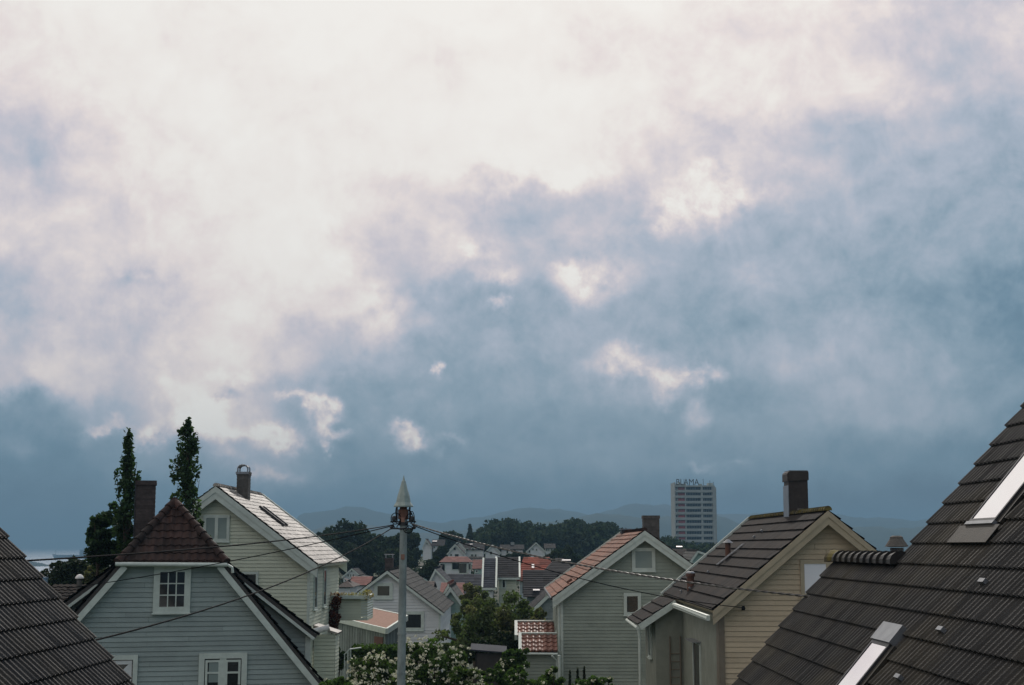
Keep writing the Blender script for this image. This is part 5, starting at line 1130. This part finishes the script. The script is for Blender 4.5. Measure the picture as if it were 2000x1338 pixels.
# middle trees
tree('big rounded garden tree with mixed green and reddish leaves, left of the tool shed', 972, 1148, 1330, 200, 76, 'leaf_mid', 170, 15000, .10, clr=.17, lump=.5, depth=.8)
tree('smaller garden tree touching the sage house eave', 1035, 1172, 1310, 100, 82, 'leaf_mid', 70, 6500, .11, clr=.24, lump=.35)
tree('loose shrubby tree left of the big rounded one', 905, 1215, 1330, 70, 82, 'leaf_bush', 44, 4000, .12, clr=.26, lump=.35)
tree('pale crowned tree above the big rounded one, before the white edged house', 925, 1142, 1230, 70, 92, 'leaf_mid', 36, 3600, .13, clr=.26, lump=.4)
tree('dark yew like tree under the big rounded one', 985, 1230, 1330, 110, 71, 'leaf_dark', 60, 5000, .11, clr=.24)
GW = 'broad trees at the edge of the wood'
for lab, px, yt, yb, w_, D_, m_ in [
    ('broad domed dark tree directly behind the cream house eave', 684, 1018, 1130, 110, 300, 'leaf_far'), ('dark tree at the far left end of the wood, half behind the cream roof', 628, 1034, 1130, 76, 310, 'leaf_far'), ('broad low tree between domed tree and pole', 722, 1052, 1135, 90, 305, 'leaf_far'), ('dark tree closing the gap behind the cream eave', 655, 1048, 1135, 80, 295, 'leaf_far'),
    ('round tree just left of the wooden pole', 748, 1040, 1130, 84, 290, 'leaf_far'), ('dark tree just right of the wooden pole', 798, 1033, 1125, 46, 280, 'leaf_far'),
    ('lower dark tree beneath the domed one', 700, 1062, 1140, 80, 265, 'leaf_dark'), ('low tree behind the white house chimney', 770, 1070, 1140, 70, 260, 'leaf_far'),
    ('rounded tree above the tall white gable house', 880, 1038, 1095, 54, 380, 'leaf_far'), ('low tree between the white gables', 862, 1066, 1110, 26, 300, 'leaf_far'),
    ('low garden tree under the distant white gable wing', 852, 1090, 1120, 34, 235, 'leaf_far'), ('small tree below the white wing with three windows', 1100, 1070, 1120, 60, 270, 'leaf_far'), ('tree in the gap right of the bright gable', 1012, 1082, 1100, 50, 285, 'leaf_dark'),
    ('bushy tree below the white gables near the middle', 842, 1098, 1140, 40, 200, 'leaf_far')]:
    tree(lab, px, yt, yb, w_ * 1.15, D_, m_, 90, 9000, .0013 * D_, clr=.26, group=GW, lump=.15)
D = 400; p = W(918, 1024, D); t = thing('spruce', 'pointed spruce left of the wood on the hill', 'tree', V3((p.x, D, gz(p.x, D)))); PP = []
for j in range(40): s = j / 40; r = 3.0 * (1 - s) + .1; PP.append(np.array([p.x, D, p.z - 11 * (1 - s)]) + ball(60, .2) * np.array([r, r, .4]))
mb = MB(); leaves(mb, np.concatenate(PP), .4, aspect=.5); build('crown', mb, M['leaf_far'], t); k = MB(); k.tube([V3((p.x, D, gz(p.x, D))), p], [.25, .05], 6); build('trunk', k, M['bark'], t)
# the wood on the ridge
mb = MB(); PP = []
sil = ([900, 930, 945, 965, 985, 1005, 1030, 1060, 1090, 1120, 1150, 1180, 1205, 1240, 1330, 1440], [1060, 1040, 1020, 1010, 1012, 1009, 1018, 1022, 1016, 1013, 1016, 1014, 1022, 1034, 1050, 1060])
for i in range(240):
    D_ = RNG.uniform(400, 520); px = RNG.uniform(905, 1440); ytop = float(np.interp(px, *sil)) + RNG.uniform(-4, 8) + (0 if D_ > 440 else RNG.uniform(4, 26))
    p = W(px, ytop, D_); r = RNG.uniform(3.2, 5.8)
    for _ in range(9):
        q = ball(1, .6)[0] * r * .7; q[2] = abs(q[2]) * .8; PP.append(np.array([p.x, D_, p.z - r]) + q + ball(26, .1) * r * .40)
    PP.append(np.array([p.x, D_, p.z - r * 1.8]) + ball(60, .3) * np.array([r, r, r * 1.2]))
leaves(mb, np.concatenate(PP), .62, aspect=.7); tag(build('wood', mb, M['leaf_far']), 'dense mixed wood along the low ridge beyond the town', 'wood', kind='stuff')
# scattered greenery in the town, one mass
mb = MB(); PP = []
for i in range(150):
    D_ = RNG.uniform(150, 420); px = RNG.uniform(640, 1130); x_ = W(px, 0, D_).x; z_ = gz(x_, D_); r = RNG.uniform(1.0, 2.6)
    PP.append(np.array([x_, D_, z_ + r * .5]) + ball(110, .3) * np.array([r * 1.4, r * 1.2, r]))
for i in range(40):
    D_ = RNG.uniform(70, 150); px = RNG.uniform(20, 260); x_ = W(px, 0, D_).x; z_ = gz(x_, D_); r = RNG.uniform(1.0, 2.4)
    PP.append(np.array([x_, D_, z_ + r * .5]) + ball(110, .3) * np.array([r * 1.4, r * 1.2, r]))
leaves(mb, np.concatenate(PP), .3); tag(build('undergrowth', mb, M['leaf_far']), 'low garden greenery between the town houses', 'undergrowth', kind='stuff')

# ================================================================== POLE AND CABLES
D = 38.0; pb = W(783.5, 1338, D); ptop = W(788.5, 1000, D); zg = gz(pb.x, D)
ax = (ptop - pb); base = pb + ax * ((zg - pb.z) / (ptop.z - pb.z))
t = thing('utility_pole', 'grey green round utility pole with a pointed metal cone top and coiled cables', 'pole', base)
k = MB(); N_ = 14; k.tube([base.lerp(ptop, i / N_) for i in range(N_ + 1)], [.128 - .036 * i / N_ for i in range(N_ + 1)], 16)
for zf, rr in ((.50, .125), (.62, .118)): q = base.lerp(ptop, zf); k.tube([q, q + Z * .05], rr, 16)
build('pole_shaft', k, M['galv'], t)
c = W(788, 988, D); k = MB(); q0 = W(789, 928, D); h = q0.z - c.z
k.lathe(V3((c.x, D, c.z)), [(.262, -.03), (.262, .0), (.20, .09), (.165, .26), (.105, h * .55), (.055, h * .80), (.03, h * .84), (.004, h)], 8, ph=.3); build('cone_cap', k, M['copper'], t)
k = MB(); k.lathe(V3((c.x, D, c.z)), [(.12, -.36), (.14, -.34), (.14, -.10), (.10, -.09), (.10, -.032)], 14); build('junction_box', k, M['rust'], t)
k = MB()
for s_ in (-1, 1):
    k.box(c.x + s_ * .17 - .02, c.x + s_ * .17 + .02, D - .02, D + .02, c.z - .40, c.z - .03)
    k.box(min(c.x, c.x + s_ * .32), max(c.x, c.x + s_ * .32), D - .11, D - .07, c.z - .62 + .0, c.z - .58)
    k.lathe(V3((c.x + s_ * .24, D - .09, c.z - .34)), [(.04, -.06), (.06, -.03), (.06, .04), (.03, .07)], 8); k.lathe(V3((c.x + s_ * .30, D - .09, c.z - .56)), [(.035, -.05), (.05, 0), (.03, .06)], 8)
k.lathe(V3((c.x, D, c.z - .52)), [(.13, 0), (.13, .10)], 14)
k.box(c.x - .34, c.x + .34, D - .05, D - .01, c.z - .44, c.z - .40)
build('bracket', k, M['darkmetal'], t)
def loop(cx, cy, rx, ry, a0=0, a1=360, dz=0):
    n_ = 22; return [V3((W(cx + rx * math.cos(R(a0 + (a1 - a0) * i / n_)), 0, D).x, D - .12 + dz * i / n_, W(0, cy + ry * math.sin(R(a0 + (a1 - a0) * i / n_)), D).z)) for i in range(n_ + 1)]
k = MB()
for a_ in ((772, 1013, 9, 11, 60, 400, .05), (777, 1014, 6, 9, -90, 230, .03), (804, 1017, 5, 18, -110, 120, 0), (800, 1013, 7, 9, -180, 90, .06), (786, 1030, 11, 8, -200, 60, .02), (797, 1034, 9, 7, -100, 200, .03), (777, 1000, 5, 12, 100, 260, 0), (782, 1022, 16, 12, 20, 170, .05), (796, 1004, 6, 10, -80, 80, 0), (792, 1010, 13, 14, 200, 340, .1)):
    k.tube(loop(*a_), .012, 5)
build('cable_coil', k, M['cable'], t)
k = MB(); k.obox(base.lerp(ptop, .86) - Y * .11, X, Z, -Y, -.05, .05, -.07, .07, 0, .02); k.box(c.x - .045, c.x + .045, D - .16, D - .11, W(0, 1020, D).z, W(0, 1011, D).z); build('number_plate', k, M['tile_orange'], t)
def cable(label, P0, P1, sag, r, m='cable', twist=False):
    n_ = 48; pts = [P0.lerp(P1, i / n_) - Z * (4 * sag * (i / n_) * (1 - i / n_)) for i in range(n_ + 1)]
    k_ = MB()
    if twist:
        d_ = (P1 - P0).normalized(); s1_ = d_.cross(Z).normalized(); s2_ = s1_.cross(d_); nn_ = 420
        for ph in (0, math.pi):
            q_ = []
            for i in range(nn_ + 1):
                f__ = i / nn_; a__ = f__ * (P1 - P0).length * 6.28 / .45 + ph; q_.append(P0.lerp(P1, f__) - Z * (4 * sag * f__ * (1 - f__)) + (s1_ * math.cos(a__) + s2_ * math.sin(a__)) * r * .9)
            k_.tube(q_, r, 5)
    else: k_.tube(pts, r, 6)
    return tag(build('cable', k_, M[m], origin=P0), label, 'cable')
jl, jr = W(769, 1025, 37.9), W(804, 1023, 37.9)
cable('uppermost black cable running left from the pole past the hip roof', jl, W(20, 1097, 19.2), .10, .013)
cable('middle black cable from the pole to the half hipped house', jl + V3((0, .05, -.02)), W(131, 1149, 44.7), .12, .013)
cable('lowest left cable descending across the grey green gable', jl + V3((.02, -.05, -.05)), W(150, 1259, 19.2), .28, .013)
cable('thick pale twisted cable from the pole over the sage house to the right roof', jr, W(1590, 1166, 23.0), .22, .012, 'cable_pale', True)
cable('thin black cable from the pole to the ochre house bracket', jr + V3((0, .05, -.03)), W(1451, 1187, 43.7), .32, .013)

# ================================================================== HAZE
hz = MB(); hz.box(-33000, 33000, -1000, 33000, SEA - 6, E + 175)
hm = bpy.data.materials.new('haze'); hm.use_nodes = True; t_ = hm.node_tree; t_.nodes.clear()
pv = N(t_, 'ShaderNodeVolumePrincipled'); pv.inputs['Color'].default_value = (.27, .48, .66, 1); pv.inputs['Density'].default_value = .00027; pv.inputs['Anisotropy'].default_value = 0.0
mo = N(t_, 'ShaderNodeOutputMaterial'); t_.links.new(pv.outputs[0], mo.inputs['Volume'])
HZ = build('haze', hz, hm); tag(HZ, kind='stuff', label='pale even haze over the whole view', cat='haze')
